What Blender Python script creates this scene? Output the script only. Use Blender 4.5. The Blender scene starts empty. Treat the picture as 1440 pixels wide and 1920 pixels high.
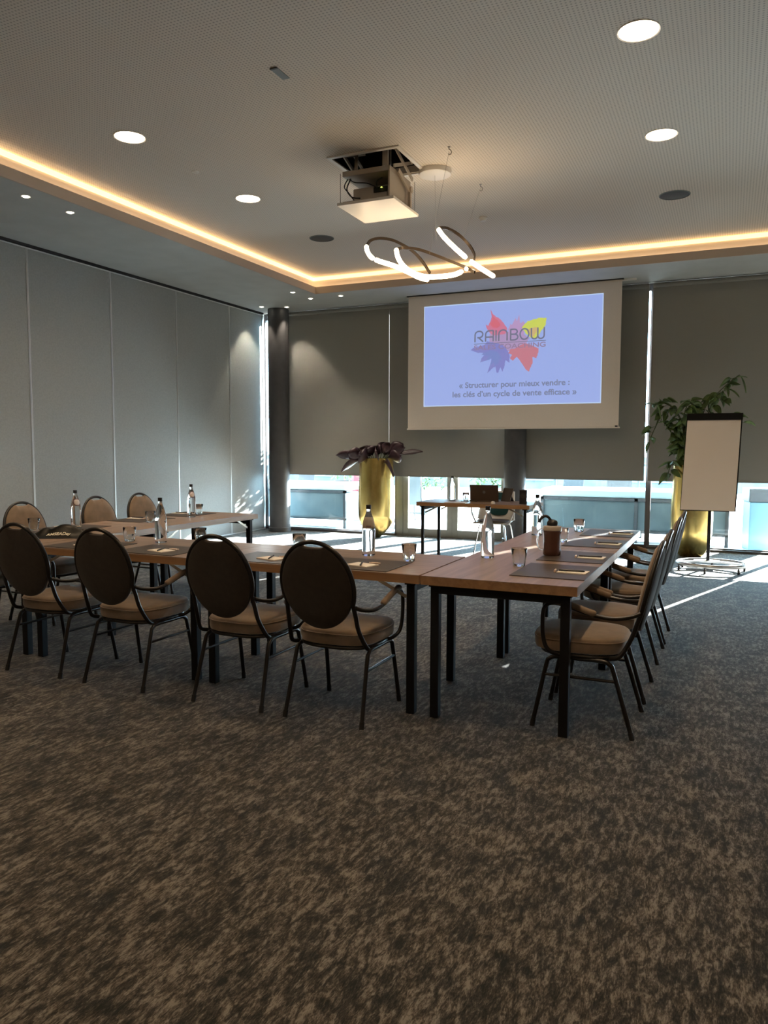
import bpy, bmesh, math, random
from mathutils import Vector, Matrix

scene = bpy.context.scene
COL = scene.collection
random.seed(7)
PI = math.pi

# ------------------------------------------------------------------ camera
YAW, PITCH, ROLL = math.radians(24.146), math.radians(4.711), math.radians(0.164)
FPX = 1443.1
fw = Vector((-math.sin(YAW)*math.cos(PITCH), math.cos(YAW)*math.cos(PITCH), -math.sin(PITCH)))
rt = Vector((math.cos(YAW), math.sin(YAW), 0))
up = rt.cross(fw)
R_ = rt*math.cos(ROLL) + up*math.sin(ROLL)
U_ = up*math.cos(ROLL) - rt*math.sin(ROLL)
cam_data = bpy.data.cameras.new('camera')
cam_data.sensor_fit = 'VERTICAL'; cam_data.sensor_height = 24.0
cam_data.lens = FPX*24.0/1920.0
cam_data.clip_start = 0.05; cam_data.clip_end = 300
cam = bpy.data.objects.new('camera', cam_data)
COL.objects.link(cam)
M = Matrix((R_, U_, -fw)).transposed().to_4x4()
M.translation = Vector((0, 0, 1.397))
cam.matrix_world = M
scene.camera = cam

# ------------------------------------------------------------------ view, world, sun
vs = scene.view_settings
vs.view_transform = 'Standard'; vs.look = 'None'; vs.gamma = 1.0; vs.use_curve_mapping = False
vs.exposure = 0.48
try:
    scene.cycles.use_denoising = True
    scene.cycles.max_bounces = 9; scene.cycles.diffuse_bounces = 5; scene.cycles.glossy_bounces = 4
    scene.cycles.transmission_bounces = 8; scene.cycles.transparent_max_bounces = 10
    scene.cycles.sample_clamp_indirect = 6.0
    scene.cycles.caustics_reflective = False; scene.cycles.caustics_refractive = False
except Exception:
    pass
SKY = (0.52, 0.80, 1.0); SKY_STRENGTH = 22.0
SUN_STRENGTH = 100.0
SUN_AZ, SUN_EL = math.radians(18.0), math.radians(21.0)      # from the back wall's normal towards +X
DOWNLIGHT_W, SPOT_W, COVE_E, PENDANT_E = 9.8, 10.0, 1.7, 14.0
WARM = (1.0, 0.70, 0.42)

world = bpy.data.worlds.new('world'); scene.world = world
world.use_nodes = True
bgn = world.node_tree.nodes['Background']
bgn.inputs[0].default_value = (*SKY, 1); bgn.inputs[1].default_value = SKY_STRENGTH
sd = bpy.data.lights.new('sun', 'SUN'); sd.energy = SUN_STRENGTH; sd.angle = math.radians(0.6)
sd.color = (1.0, 0.97, 0.93)
so = bpy.data.objects.new('sun', sd); COL.objects.link(so)
sdir = Vector((math.sin(SUN_AZ)*math.cos(SUN_EL), math.cos(SUN_AZ)*math.cos(SUN_EL), math.sin(SUN_EL)))
so.rotation_euler = sdir.to_track_quat('Z', 'Y').to_euler(); so.location = (6, 30, 14)

# ------------------------------------------------------------------ materials
def s2l(c):
    return tuple(((v/255)/12.92 if v/255 <= 0.04045 else ((v/255+0.055)/1.055)**2.4) for v in c)

def mat(name, col=(0.5, 0.5, 0.5), rough=0.6, metal=0.0, **k):
    m = bpy.data.materials.new(name); m.use_nodes = True
    b = m.node_tree.nodes['Principled BSDF']
    b.inputs['Base Color'].default_value = (*col, 1)
    b.inputs['Roughness'].default_value = rough
    b.inputs['Metallic'].default_value = metal
    for kk, v in k.items():
        b.inputs[kk.replace('_', ' ')].default_value = v
    return m

def N(m, t, **k):
    n = m.node_tree.nodes.new(t)
    for a, b in k.items():
        setattr(n, a, b)
    return n

def L(m, a, b):
    m.node_tree.links.new(a, b)

def noise_var(m, c1, c2, scale=(1, 1, 1), nscale=20, detail=6, bump=0.0, lo=0.35, hi=0.65, coord='Object', bdist=0.002):
    """base colour from stretched noise, plus an optional bump"""
    b = m.node_tree.nodes['Principled BSDF']
    tc = N(m, 'ShaderNodeTexCoord'); mp = N(m, 'ShaderNodeMapping')
    mp.inputs['Scale'].default_value = scale
    L(m, tc.outputs[coord], mp.inputs[0])
    nz = N(m, 'ShaderNodeTexNoise'); nz.inputs['Scale'].default_value = nscale; nz.inputs['Detail'].default_value = detail
    L(m, mp.outputs[0], nz.inputs['Vector'])
    cr = N(m, 'ShaderNodeValToRGB')
    cr.color_ramp.elements[0].position = lo; cr.color_ramp.elements[0].color = (*c1, 1)
    cr.color_ramp.elements[1].position = hi; cr.color_ramp.elements[1].color = (*c2, 1)
    L(m, nz.outputs['Fac'], cr.inputs[0]); L(m, cr.outputs[0], b.inputs['Base Color'])
    if bump:
        bp = N(m, 'ShaderNodeBump'); bp.inputs['Strength'].default_value = bump; bp.inputs['Distance'].default_value = bdist
        L(m, nz.outputs['Fac'], bp.inputs['Height']); L(m, bp.outputs[0], b.inputs['Normal'])
    return m

def emis(name, col, strength):
    m = mat(name, (0.8, 0.8, 0.8), 0.5)
    b = m.node_tree.nodes['Principled BSDF']
    b.inputs['Emission Color'].default_value = (*col, 1); b.inputs['Emission Strength'].default_value = strength
    return m

# carpet: streaks woven along the room, light and dark yarns in patches
def carpet_material():
    m = mat('woven_carpet', rough=0.95); b = m.node_tree.nodes['Principled BSDF']
    b.inputs['Specular IOR Level'].default_value = 0.2
    b.inputs['Sheen Weight'].default_value = 0.16; b.inputs['Sheen Roughness'].default_value = 0.45
    tc = N(m, 'ShaderNodeTexCoord')
    def layer(scale, ns, det, rough, dist=0.0):
        mp = N(m, 'ShaderNodeMapping'); mp.inputs['Scale'].default_value = scale
        L(m, tc.outputs['Object'], mp.inputs[0])
        nz = N(m, 'ShaderNodeTexNoise'); nz.inputs['Scale'].default_value = ns; nz.inputs['Detail'].default_value = det
        nz.inputs['Roughness'].default_value = rough; nz.inputs['Distortion'].default_value = dist
        L(m, mp.outputs[0], nz.inputs['Vector']); return nz.outputs['Fac']
    big = layer((1.3, 0.8, 1), 7.0, 3, 0.5, 0.3)
    streak = layer((3.1, 1.0, 1), 15.0, 9, 0.74, 0.4)
    fine = layer((4.0, 1.0, 1), 60.0, 4, 0.7)
    a = N(m, 'ShaderNodeMath', operation='MULTIPLY'); a.inputs[1].default_value = 0.18; L(m, big, a.inputs[0])
    c = N(m, 'ShaderNodeMath', operation='MULTIPLY_ADD'); c.inputs[1].default_value = 0.60; L(m, streak, c.inputs[0]); L(m, a.outputs[0], c.inputs[2])
    d = N(m, 'ShaderNodeMath', operation='MULTIPLY_ADD'); d.inputs[1].default_value = 0.26; L(m, fine, d.inputs[0]); L(m, c.outputs[0], d.inputs[2])
    cr = N(m, 'ShaderNodeValToRGB'); e = cr.color_ramp.elements
    e[0].position = 0.45; e[0].color = (0.010, 0.012, 0.010, 1)
    e[1].position = 0.60; e[1].color = (0.215, 0.197, 0.170, 1)
    x = e.new(0.51); x.color = (0.042, 0.037, 0.030, 1)
    x = e.new(0.545); x.color = (0.098, 0.086, 0.071, 1)
    L(m, d.outputs[0], cr.inputs[0]); L(m, cr.outputs[0], b.inputs['Base Color'])
    bp = N(m, 'ShaderNodeBump'); bp.inputs['Strength'].default_value = 0.5; bp.inputs['Distance'].default_value = 0.004
    L(m, d.outputs[0], bp.inputs['Height']); L(m, bp.outputs[0], b.inputs['Normal'])
    return m

# perforated acoustic ceiling: rows of small holes
def ceiling_material():
    m = mat('perforated_plaster', (0.66, 0.64, 0.61), 0.85); b = m.node_tree.nodes['Principled BSDF']
    tc = N(m, 'ShaderNodeTexCoord'); sp = N(m, 'ShaderNodeSeparateXYZ'); L(m, tc.outputs['Object'], sp.inputs[0])
    outs = []
    for ax in (0, 1):
        k = N(m, 'ShaderNodeMath', operation='MULTIPLY'); k.inputs[1].default_value = 2*PI/0.026; L(m, sp.outputs[ax], k.inputs[0])
        s = N(m, 'ShaderNodeMath', operation='SINE'); L(m, k.outputs[0], s.inputs[0]); outs.append(s)
    pr = N(m, 'ShaderNodeMath', operation='ADD'); L(m, outs[0].outputs[0], pr.inputs[0]); L(m, outs[1].outputs[0], pr.inputs[1])
    cr = N(m, 'ShaderNodeValToRGB'); e = cr.color_ramp.elements
    mr = N(m, 'ShaderNodeMath', operation='MULTIPLY_ADD'); mr.inputs[1].default_value = 0.25; mr.inputs[2].default_value = 0.5
    L(m, pr.outputs[0], mr.inputs[0])
    e[0].position = 0.62; e[0].color = (0.76, 0.70, 0.63, 1); e[1].position = 0.88; e[1].color = (0.46, 0.42, 0.37, 1)
    L(m, mr.outputs[0], cr.inputs[0]); L(m, cr.outputs[0], b.inputs['Base Color'])
    return m

def wood_material(name, axis=0, dark=(0.215, 0.148, 0.110), light=(0.37, 0.268, 0.205)):
    m = mat(name, rough=0.33); b = m.node_tree.nodes['Principled BSDF']
    tc = N(m, 'ShaderNodeTexCoord'); mp = N(m, 'ShaderNodeMapping')
    sc = [14, 14, 14]; sc[axis] = 0.9
    mp.inputs['Scale'].default_value = sc
    L(m, tc.outputs['Object'], mp.inputs[0])
    nz = N(m, 'ShaderNodeTexNoise'); nz.inputs['Scale'].default_value = 1.6; nz.inputs['Detail'].default_value = 8
    nz.inputs['Roughness'].default_value = 0.6; nz.inputs['Distortion'].default_value = 0.6
    L(m, mp.outputs[0], nz.inputs['Vector'])
    cr = N(m, 'ShaderNodeValToRGB'); e = cr.color_ramp.elements
    e[0].position = 0.3; e[0].color = (*dark, 1); e[1].position = 0.68; e[1].color = (*light, 1)
    L(m, nz.outputs['Fac'], cr.inputs[0]); L(m, cr.outputs[0], b.inputs['Base Color'])
    bp = N(m, 'ShaderNodeBump'); bp.inputs['Strength'].default_value = 0.12; bp.inputs['Distance'].default_value = 0.001
    L(m, nz.outputs['Fac'], bp.inputs['Height']); L(m, bp.outputs[0], b.inputs['Normal'])
    return m

def thin_glass(name, tint=(0.93, 0.97, 0.98)):
    m = bpy.data.materials.new(name); m.use_nodes = True
    nt = m.node_tree; nt.nodes.clear()
    o = nt.nodes.new('ShaderNodeOutputMaterial'); t = nt.nodes.new('ShaderNodeBsdfTransparent')
    g = nt.nodes.new('ShaderNodeBsdfGlossy'); g.inputs['Roughness'].default_value = 0.02
    f = nt.nodes.new('ShaderNodeFresnel'); f.inputs[0].default_value = 1.35
    t.inputs[0].default_value = (*tint, 1); mx = nt.nodes.new('ShaderNodeMixShader')
    nt.links.new(f.outputs[0], mx.inputs[0]); nt.links.new(t.outputs[0], mx.inputs[1]); nt.links.new(g.outputs[0], mx.inputs[2])
    nt.links.new(mx.outputs[0], o.inputs[0]); return m

def glass(name, ior=1.45, col=(0.96, 0.98, 0.98), rough=0.0):
    m = mat(name, col, rough); b = m.node_tree.nodes['Principled BSDF']
    b.inputs['Transmission Weight'].default_value = 1.0; b.inputs['IOR'].default_value = ior
    return m

MT = {}
MT['carpet'] = carpet_material()
MT['ceiling'] = ceiling_material()
MT['soffit'] = noise_var(mat('soffit_plaster', rough=0.85), (0.50, 0.52, 0.51), (0.54, 0.56, 0.55), nscale=3, detail=2)
MT['lip'] = mat('cove_lip_paint', (0.55, 0.47, 0.40), 0.8)
MT['cove'] = mat('cove_inner_paint', (0.88, 0.79, 0.70), 0.8)
MT['partition'] = noise_var(mat('partition_laminate', rough=0.55), (0.33, 0.355, 0.35), (0.37, 0.395, 0.39), nscale=60, detail=3, bump=0.05)
MT['alu'] = mat('aluminium_strip', (0.75, 0.78, 0.78), 0.35, 0.6)
MT['wall'] = mat('painted_wall', (0.38, 0.36, 0.33), 0.85)
MT['palewall'] = mat('pale_painted_wall', (0.72, 0.69, 0.64), 0.85)
MT['blacktrim'] = mat('black_trim', (0.01, 0.01, 0.01), 0.5)
MT['winframe'] = noise_var(mat('window_frame_metal', rough=0.45), (0.20, 0.20, 0.17), (0.24, 0.24, 0.20), nscale=5)
MT['winsill'] = mat('window_sill_metal', (0.06, 0.055, 0.06), 0.5)
MT['pane'] = thin_glass('window_pane_glass')
MT['column'] = noise_var(mat('painted_column', rough=0.5), (0.045, 0.045, 0.048), (0.055, 0.055, 0.058), nscale=8)
def blind_material():
    m = mat('blackout_blind_fabric', rough=0.9)
    noise_var(m, (0.235, 0.228, 0.212), (0.265, 0.257, 0.240), scale=(1, 1, 1), nscale=220, detail=2)
    nt = m.node_tree; b = nt.nodes['Principled BSDF']; o = nt.nodes['Material Output']
    tr = nt.nodes.new('ShaderNodeBsdfTranslucent'); tr.inputs[0].default_value = (0.5, 0.42, 0.30, 1)
    mx = nt.nodes.new('ShaderNodeMixShader'); mx.inputs[0].default_value = 0.028
    nt.links.new(b.outputs[0], mx.inputs[1]); nt.links.new(tr.outputs[0], mx.inputs[2]); nt.links.new(mx.outputs[0], o.inputs[0])
    return m
MT['blind'] = blind_material()
MT['wood_x'] = wood_material('oak_worktop')
MT['wood_edge'] = wood_material('oak_edge_band', 0, (0.25, 0.135, 0.065), (0.41, 0.24, 0.12))
MT['leg'] = mat('black_powder_coat', (0.006, 0.006, 0.007), 0.6, Specular_IOR_Level=0.25)
MT['steel'] = mat('zinc_brace', (0.55, 0.50, 0.42), 0.35, 0.9)
MT['chairframe'] = mat('dark_bronze_tube', (0.010, 0.008, 0.007), 0.30, 0.0)
MT['velvet'] = noise_var(mat('taupe_velvet', rough=0.85, Sheen_Weight=0.35), (0.185, 0.130, 0.085), (0.235, 0.168, 0.112), nscale=14, detail=4, bump=0.1)
MT['velvet_back'] = noise_var(mat('shaded_velvet_shell', rough=0.9, Sheen_Weight=0.15), (0.022, 0.015, 0.011), (0.030, 0.021, 0.015), nscale=30, detail=4)  # brown shell, with the shade of its unlit side put into the colour
MT['rubber'] = mat('black_rubber', (0.012, 0.012, 0.012), 0.7)
MT['mat'] = noise_var(mat('brown_leather_mat', rough=0.42), (0.050, 0.036, 0.030), (0.062, 0.046, 0.038), nscale=90, detail=4, bump=0.15)
MT['paper'] = mat('cream_paper', (0.90, 0.84, 0.78), 0.7)
MT['candy'] = mat('candy_wrapper', (0.85, 0.68, 0.56), 0.5)
MT['pen'] = mat('black_pen', (0.02, 0.018, 0.018), 0.35)
MT['water'] = glass('bottle_with_water', 1.36)
MT['tumbler'] = glass('tumbler_glass', 1.45)
MT['cap'] = mat('black_cap', (0.012, 0.012, 0.014), 0.4)
MT['label'] = mat('grey_paper_label', (0.42, 0.37, 0.31), 0.6)
MT['labelw'] = mat('white_round_label', (0.75, 0.72, 0.74), 0.5)
MT['labelr'] = mat('plum_label_ring', (0.20, 0.12, 0.14), 0.5)
MT['gold'] = noise_var(mat('brushed_gold', rough=0.26, metal=1.0), (0.62, 0.43, 0.13), (0.82, 0.60, 0.22), scale=(1, 1, 0.35), nscale=7, detail=4, bump=0.35, bdist=0.02)
MT['soil'] = mat('potting_soil', (0.03, 0.02, 0.015), 0.95)
MT['purple'] = noise_var(mat('purple_leaf', rough=0.4), (0.022, 0.010, 0.016), (0.060, 0.028, 0.038), nscale=6)
MT['green'] = noise_var(mat('green_leaf', rough=0.45), (0.040, 0.085, 0.022), (0.13, 0.20, 0.055), nscale=9)
MT['stem'] = mat('plant_stem', (0.06, 0.08, 0.03), 0.7)
MT['screen'] = noise_var(mat('screen_cloth', rough=0.85), (0.80, 0.72, 0.64), (0.84, 0.76, 0.68), nscale=200, detail=2)
MT['white'] = mat('white_plastic', (0.80, 0.78, 0.75), 0.45)
MT['offwhite'] = mat('powder_coated_lift', (0.42, 0.37, 0.31), 0.5)
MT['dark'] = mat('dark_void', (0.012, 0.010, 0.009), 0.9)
MT['mesh_black'] = noise_var(mat('speaker_grille', rough=0.6), (0.015, 0.015, 0.016), (0.05, 0.05, 0.05), nscale=150)
MT['greyplastic'] = mat('grey_plastic', (0.16, 0.18, 0.18), 0.5)
MT['laptop'] = mat('dark_laptop_shell', (0.09, 0.065, 0.05), 0.35, 0.4)
MT['teal'] = mat('teal_upholstery', (0.008, 0.07, 0.085), 0.8)
MT['shell'] = mat('white_chair_shell', (0.75, 0.77, 0.78), 0.35)
MT['greyseat'] = mat('grey_seat_pad', (0.20, 0.20, 0.22), 0.7)
MT['chrome'] = mat('chrome', (0.75, 0.76, 0.78), 0.15, 1.0)
MT['tea'] = mat('dark_rust_jug', (0.085, 0.030, 0.020), 0.25, Coat_Weight=0.6)
MT['frost'] = mat('frosted_lid', (0.50, 0.44, 0.38), 0.3)
MT['matteblack'] = mat('matte_black_plastic', (0.006, 0.006, 0.006), 0.75, Specular_IOR_Level=0.2)
MT['blackgloss'] = mat('black_glossy_fabric', (0.005, 0.005, 0.004), 0.38, Specular_IOR_Level=0.3)
MT['letter'] = mat('white_print', (0.80, 0.78, 0.66), 0.5)
MT['flippaper'] = mat('flipchart_paper', (0.90, 0.82, 0.74), 0.8)
MT['greymetal'] = mat('grey_metal_base', (0.45, 0.46, 0.47), 0.3, 0.8)
MT['terrace'] = noise_var(mat('terrace_paving', rough=0.9), (0.60, 0.58, 0.56), (0.72, 0.70, 0.67), nscale=3)
MT['benchpad'] = mat('pale_bench_cushion', (0.50, 0.64, 0.68), 0.7)
MT['benchbody'] = noise_var(mat('slate_bench_body', rough=0.5), (0.07, 0.105, 0.115), (0.12, 0.16, 0.17), nscale=2)
MT['benchframe'] = mat('anthracite_frame', (0.013, 0.017, 0.020), 0.5)
MT['bluebox'] = mat('pale_blue_planter', (0.22, 0.42, 0.52), 0.6)
MT['red'] = mat('red_sling', (0.14, 0.010, 0.014), 0.7)
MT['hedge'] = noise_var(mat('sunlit_hedge', rough=0.7), (0.015, 0.045, 0.006), (0.055, 0.095, 0.018), nscale=9)  # the leaves' own dark green, tone varied at random
MT['facade'] = noise_var(mat('pale_facade', rough=0.9), (0.050, 0.060, 0.066), (0.080, 0.088, 0.092), nscale=2)
MT['led'] = emis('cove_led', (1.0, 0.62, 0.25), COVE_E)
MT['ledhid'] = emis('cove_led_hidden', (1.0, 0.70, 0.42), 3.8)
MT['dl'] = emis('downlight_diffuser', (1.0, 0.80, 0.55), 9.0)
MT['spotlens'] = emis('spot_lens', (1.0, 0.90, 0.70), 12.0)
MT['pend'] = emis('pendant_diffuser', (1.0, 0.72, 0.42), PENDANT_E)
MT['pendframe'] = mat('pendant_bronze', (0.06, 0.045, 0.035), 0.4, 0.5)
MT['ledgreen'] = emis('status_led', (0.75, 0.9, 0.1), 3.0)
MT['wire'] = mat('thin_steel_wire', (0.35, 0.33, 0.30), 0.5, 0.5)
MT['door_glass_frame'] = MT['winframe']

# ------------------------------------------------------------------ mesh helpers
class MB:
    def __init__(s): s.v = []; s.f = []
    def add(s, vs_, fs):
        o = len(s.v); s.v += [tuple(p) for p in vs_]; s.f += [tuple(i+o for i in f) for f in fs]; return s
    def box(s, x0, x1, y0, y1, z0, z1):
        return s.add([(x0,y0,z0),(x1,y0,z0),(x1,y1,z0),(x0,y1,z0),(x0,y0,z1),(x1,y0,z1),(x1,y1,z1),(x0,y1,z1)],
                     [(0,3,2,1),(4,5,6,7),(0,1,5,4),(1,2,6,5),(2,3,7,6),(3,0,4,7)])
    def bar(s, p, q, w, h=None, upv=(0, 0, 1)):
        """rectangular bar from p to q"""
        h = h or w; p = Vector(p); q = Vector(q); d = (q-p).normalized(); u = Vector(upv)
        if abs(d.dot(u)) > 0.98: u = Vector((1, 0, 0))
        a = d.cross(u).normalized()*w/2; b = a.cross(d).normalized()*h/2
        vv = [p-a-b, p+a-b, p+a+b, p-a+b, q-a-b, q+a-b, q+a+b, q-a+b]
        return s.add(vv, [(0,1,2,3),(4,7,6,5),(0,4,5,1),(1,5,6,2),(2,6,7,3),(3,7,4,0)])
    def tube(s, pts, r, n=10, closed=False, cap=True):
        pts = [Vector(p) for p in pts]; k = len(pts)
        rr = r if isinstance(r, (list, tuple)) else [r]*k
        rings = []; prev = None
        for i, p in enumerate(pts):
            if closed: t = (pts[(i+1) % k]-pts[i-1]).normalized()
            elif i == 0: t = (pts[1]-p).normalized()
            elif i == k-1: t = (p-pts[i-1]).normalized()
            else: t = (pts[i+1]-pts[i-1]).normalized()
            if prev is None:
                a = t.cross(Vector((0, 0, 1)))
                if a.length < 0.1: a = t.cross(Vector((1, 0, 0)))
                a.normalize()
            else:
                a = prev - t*prev.dot(t); a.normalize()
            b = t.cross(a); prev = a
            rings.append([p+(a*math.cos(2*PI*j/n)+b*math.sin(2*PI*j/n))*rr[i] for j in range(n)])
        vv = [v for rg in rings for v in rg]; ff = []
        for i in range(k if closed else k-1):
            i2 = (i+1) % k
            for j in range(n):
                ff.append((i*n+j, i*n+(j+1) % n, i2*n+(j+1) % n, i2*n+j))
        if cap and not closed:
            ff.append(tuple(range(n))[::-1]); ff.append(tuple((k-1)*n+j for j in range(n)))
        return s.add(vv, ff)
    def lathe(s, prof, c=(0, 0, 0), n=28, closed=False):
        """prof: list of (r, z); outline revolved about z"""
        vv = []; ff = []; k = len(prof)
        for r, z in prof:
            for j in range(n):
                a = 2*PI*j/n; vv.append((c[0]+r*math.cos(a), c[1]+r*math.sin(a), c[2]+z))
        for i in range(k if closed else k-1):
            i2 = (i+1) % k
            for j in range(n):
                ff.append((i*n+j, i*n+(j+1) % n, i2*n+(j+1) % n, i2*n+j))
        if not closed:
            if prof[0][0] > 1e-5: ff.append(tuple(range(n))[::-1])
            if prof[-1][0] > 1e-5: ff.append(tuple((k-1)*n+j for j in range(n)))
        return s.add(vv, ff)
    def pad(s, outline, rings, to3=lambda u, v, w: (u, v, w)):
        """a cushion: outline function of angle gives (u,v); rings (scale, w)"""
        n = len(outline); vv = []; ff = []
        for sc, w in rings:
            for u, v in outline: vv.append(to3(u*sc, v*sc, w))
        for i in range(len(rings)-1):
            for j in range(n):
                ff.append((i*n+j, i*n+(j+1) % n, (i+1)*n+(j+1) % n, (i+1)*n+j))
        ff.append(tuple(range(n))[::-1]); ff.append(tuple((len(rings)-1)*n+j for j in range(n)))
        return s.add(vv, ff)
    def poly(s, pts, th, to3=lambda u, v, w: (u, v, w)):
        """thin extruded outline; w runs 0..th"""
        n = len(pts)
        vv = [to3(u, v, 0) for u, v in pts]+[to3(u, v, th) for u, v in pts]
        ff = [tuple(range(n)), tuple(range(n, 2*n))[::-1]]+[(j, n+j, n+(j+1) % n, (j+1) % n) for j in range(n)]
        return s.add(vv, ff)
    def build(s, name, m, parent=None, smooth=False, bevel=0.0, loc=None, rz=0.0, angle=40):
        me = bpy.data.meshes.new(name); me.from_pydata(s.v, [], s.f)
        bm = bmesh.new(); bm.from_mesh(me)
        bmesh.ops.remove_doubles(bm, verts=bm.verts, dist=1e-6)
        bmesh.ops.recalc_face_normals(bm, faces=bm.faces)
        if smooth:
            ca = math.radians(angle)
            for f in bm.faces: f.smooth = True
            for e in bm.edges:
                if len(e.link_faces) == 2 and e.calc_face_angle(0) > ca: e.smooth = False
        bm.to_mesh(me); bm.free()
        me.materials.append(m)
        o = bpy.data.objects.new(name, me); COL.objects.link(o)
        if loc: o.location = loc
        if rz: o.rotation_euler = (0, 0, rz)
        if parent is not None: o.parent = parent
        if bevel:
            b = o.modifiers.new('bevel', 'BEVEL'); b.width = bevel; b.segments = 2; b.limit_method = 'ANGLE'
        return o

def thing(name, label, cat, loc=(0, 0, 0), rz=0.0, group=None):
    o = bpy.data.objects.new(name, None); COL.objects.link(o)
    o.empty_display_size = 0.1; o.location = loc; o.rotation_euler = (0, 0, rz)
    return tag(o, label, cat, group)

def tag(o, label, cat, group=None):
    o['label'] = label; o['category'] = cat
    if group: o['group'] = group
    return o

def struct(o):
    o['kind'] = 'structure'; return o

def dup(root, loc, rz=0.0, label=None, group=None):
    r = root.copy(); COL.objects.link(r); r.location = loc; r.rotation_euler = (0, 0, rz)
    if label: r['label'] = label
    if group: r['group'] = group
    for ch in list(root.children):
        c = ch.copy(); COL.objects.link(c); c.parent = r
        for g in list(ch.children):
            d = g.copy(); COL.objects.link(d); d.parent = c
    return r

def smooth_path(pts, n=6, closed=False):
    """Catmull-Rom through pts"""
    P = [Vector(p) for p in pts]; k = len(P); out = []
    for i in range(k if closed else k-1):
        if closed: a, b, c, d = P[i-1], P[i], P[(i+1) % k], P[(i+2) % k]
        else: a, b, c, d = P[max(i-1, 0)], P[i], P[i+1], P[min(i+2, k-1)]
        for j in range(n):
            t = j/n
            out.append(0.5*((2*b)+(c-a)*t+(2*a-5*b+4*c-d)*t*t+(3*b-a-3*c+d)*t*t*t))
    if not closed: out.append(P[-1])
    return out

def superellipse(a, b, e=2.6, n=40):
    o = []
    for j in range(n):
        t = 2*PI*j/n; c, s_ = math.cos(t), math.sin(t)
        o.append((a*abs(c)**(2/e)*(1 if c >= 0 else -1), b*abs(s_)**(2/e)*(1 if s_ >= 0 else -1)))
    return o

def text_mesh(name, body, size, m, parent, mw, bold=0.0, width=None, shear=0.0):
    cu = bpy.data.curves.new(name, 'FONT'); cu.body = body; cu.size = size; cu.offset = bold; cu.extrude = 0.0004
    cu.align_x = 'LEFT'; cu.shear = shear
    t = bpy.data.objects.new(name+'_curve', cu); COL.objects.link(t)
    bpy.context.view_layer.update()
    dg = bpy.context.evaluated_depsgraph_get()
    me = bpy.data.meshes.new_from_object(t.evaluated_get(dg))
    bpy.data.objects.remove(t); bpy.data.curves.remove(cu)
    xs = [v.co.x for v in me.vertices]; w = max(xs)-min(xs); x0 = min(xs)
    k = (width/w) if width else 1.0
    for v in me.vertices:
        v.co.x = (v.co.x-x0)*k; v.co = mw @ v.co
    me.materials.clear(); me.materials.append(m)
    o = bpy.data.objects.new(name, me); COL.objects.link(o); o.parent = parent
    return o

# ------------------------------------------------------------------ the room
XL, YB = -7.327, 11.366        # left partition plane, blind plane
HL, HU = 3.687, 3.95           # soffit and raised ceiling
XR, YF = 4.6, -4.5
TX0, TX1, TY0, TY1 = -5.71, 3.0, -2.9, 10.23   # raised tray
RX0, RX1, RY0, RY1 = -5.80, 3.09, -2.99, 10.32  # recess behind the lip

struct(MB().box(XL-0.3, XR+0.3, YF-0.3, 11.52, -0.12, 0.0).build('floor', MT['carpet']))

HX0, HX1, HY0, HY1 = -3.30, -2.68, 6.20, 6.83
c = MB()
c.box(RX0-0.02, HX0, RY0-0.02, RY1+0.02, HU, HU+0.06); c.box(HX1, RX1+0.02, RY0-0.02, RY1+0.02, HU, HU+0.06)
c.box(HX0, HX1, RY0-0.02, HY0, HU, HU+0.06); c.box(HX0, HX1, HY1, RY1+0.02, HU, HU+0.06)
ceil = struct(c.build('ceiling', MT['ceiling']))
def ringbox(mb, a, b, z0, z1):
    (x0, x1, y0, y1), (X0, X1, Y0, Y1) = a, b
    mb.box(X0, x0, Y0, Y1, z0, z1); mb.box(x1, X1, Y0, Y1, z0, z1); mb.box(x0, x1, Y0, y0, z0, z1); mb.box(x0, x1, y1, Y1, z0, z1)
    return mb
c = MB(); ringbox(c, (TX0-0.02, TX1+0.02, TY0-0.02, TY1+0.02), (XL-0.3, XR+0.3, YF-0.3, 11.52), HL, HL+0.05)
c.build('soffit', MT['soffit'], ceil)
c = MB(); ringbox(c, (TX0, TX1, TY0, TY1), (TX0-0.02, TX1+0.02, TY0-0.02, TY1+0.02), HL-0.001, 3.785)
c.build('cove_lip', MT['lip'], ceil)
c = MB(); ringbox(c, (RX0, RX1, RY0, RY1), (RX0-0.04, RX1+0.04, RY0-0.04, RY1+0.04), HL+0.05, HU+0.05)
c.build('cove_wall', MT['cove'], ceil)
# the LED profile running round the recess just under the raised ceiling
led = MB(); ringbox(led, (RX0+0.018, RX1-0.018, RY0+0.018, RY1-0.018), (RX0+0.001, RX1-0.001, RY0+0.001, RY1-0.001), 3.897, 3.942)
lh = MB(); ringbox(lh, (TX0-0.034, TX1+0.034, TY0-0.034, TY1+0.034), (TX0-0.050, TX1+0.050, TY0-0.050, TY1+0.050), HL+0.051, HL+0.062)
ledo = led.build('cove_light', MT['led'])
lh.build('trough_strip', MT['ledhid'], ledo)
tag(ledo, 'warm glowing LED strip running round the recessed ceiling cove', 'light strip')

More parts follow.
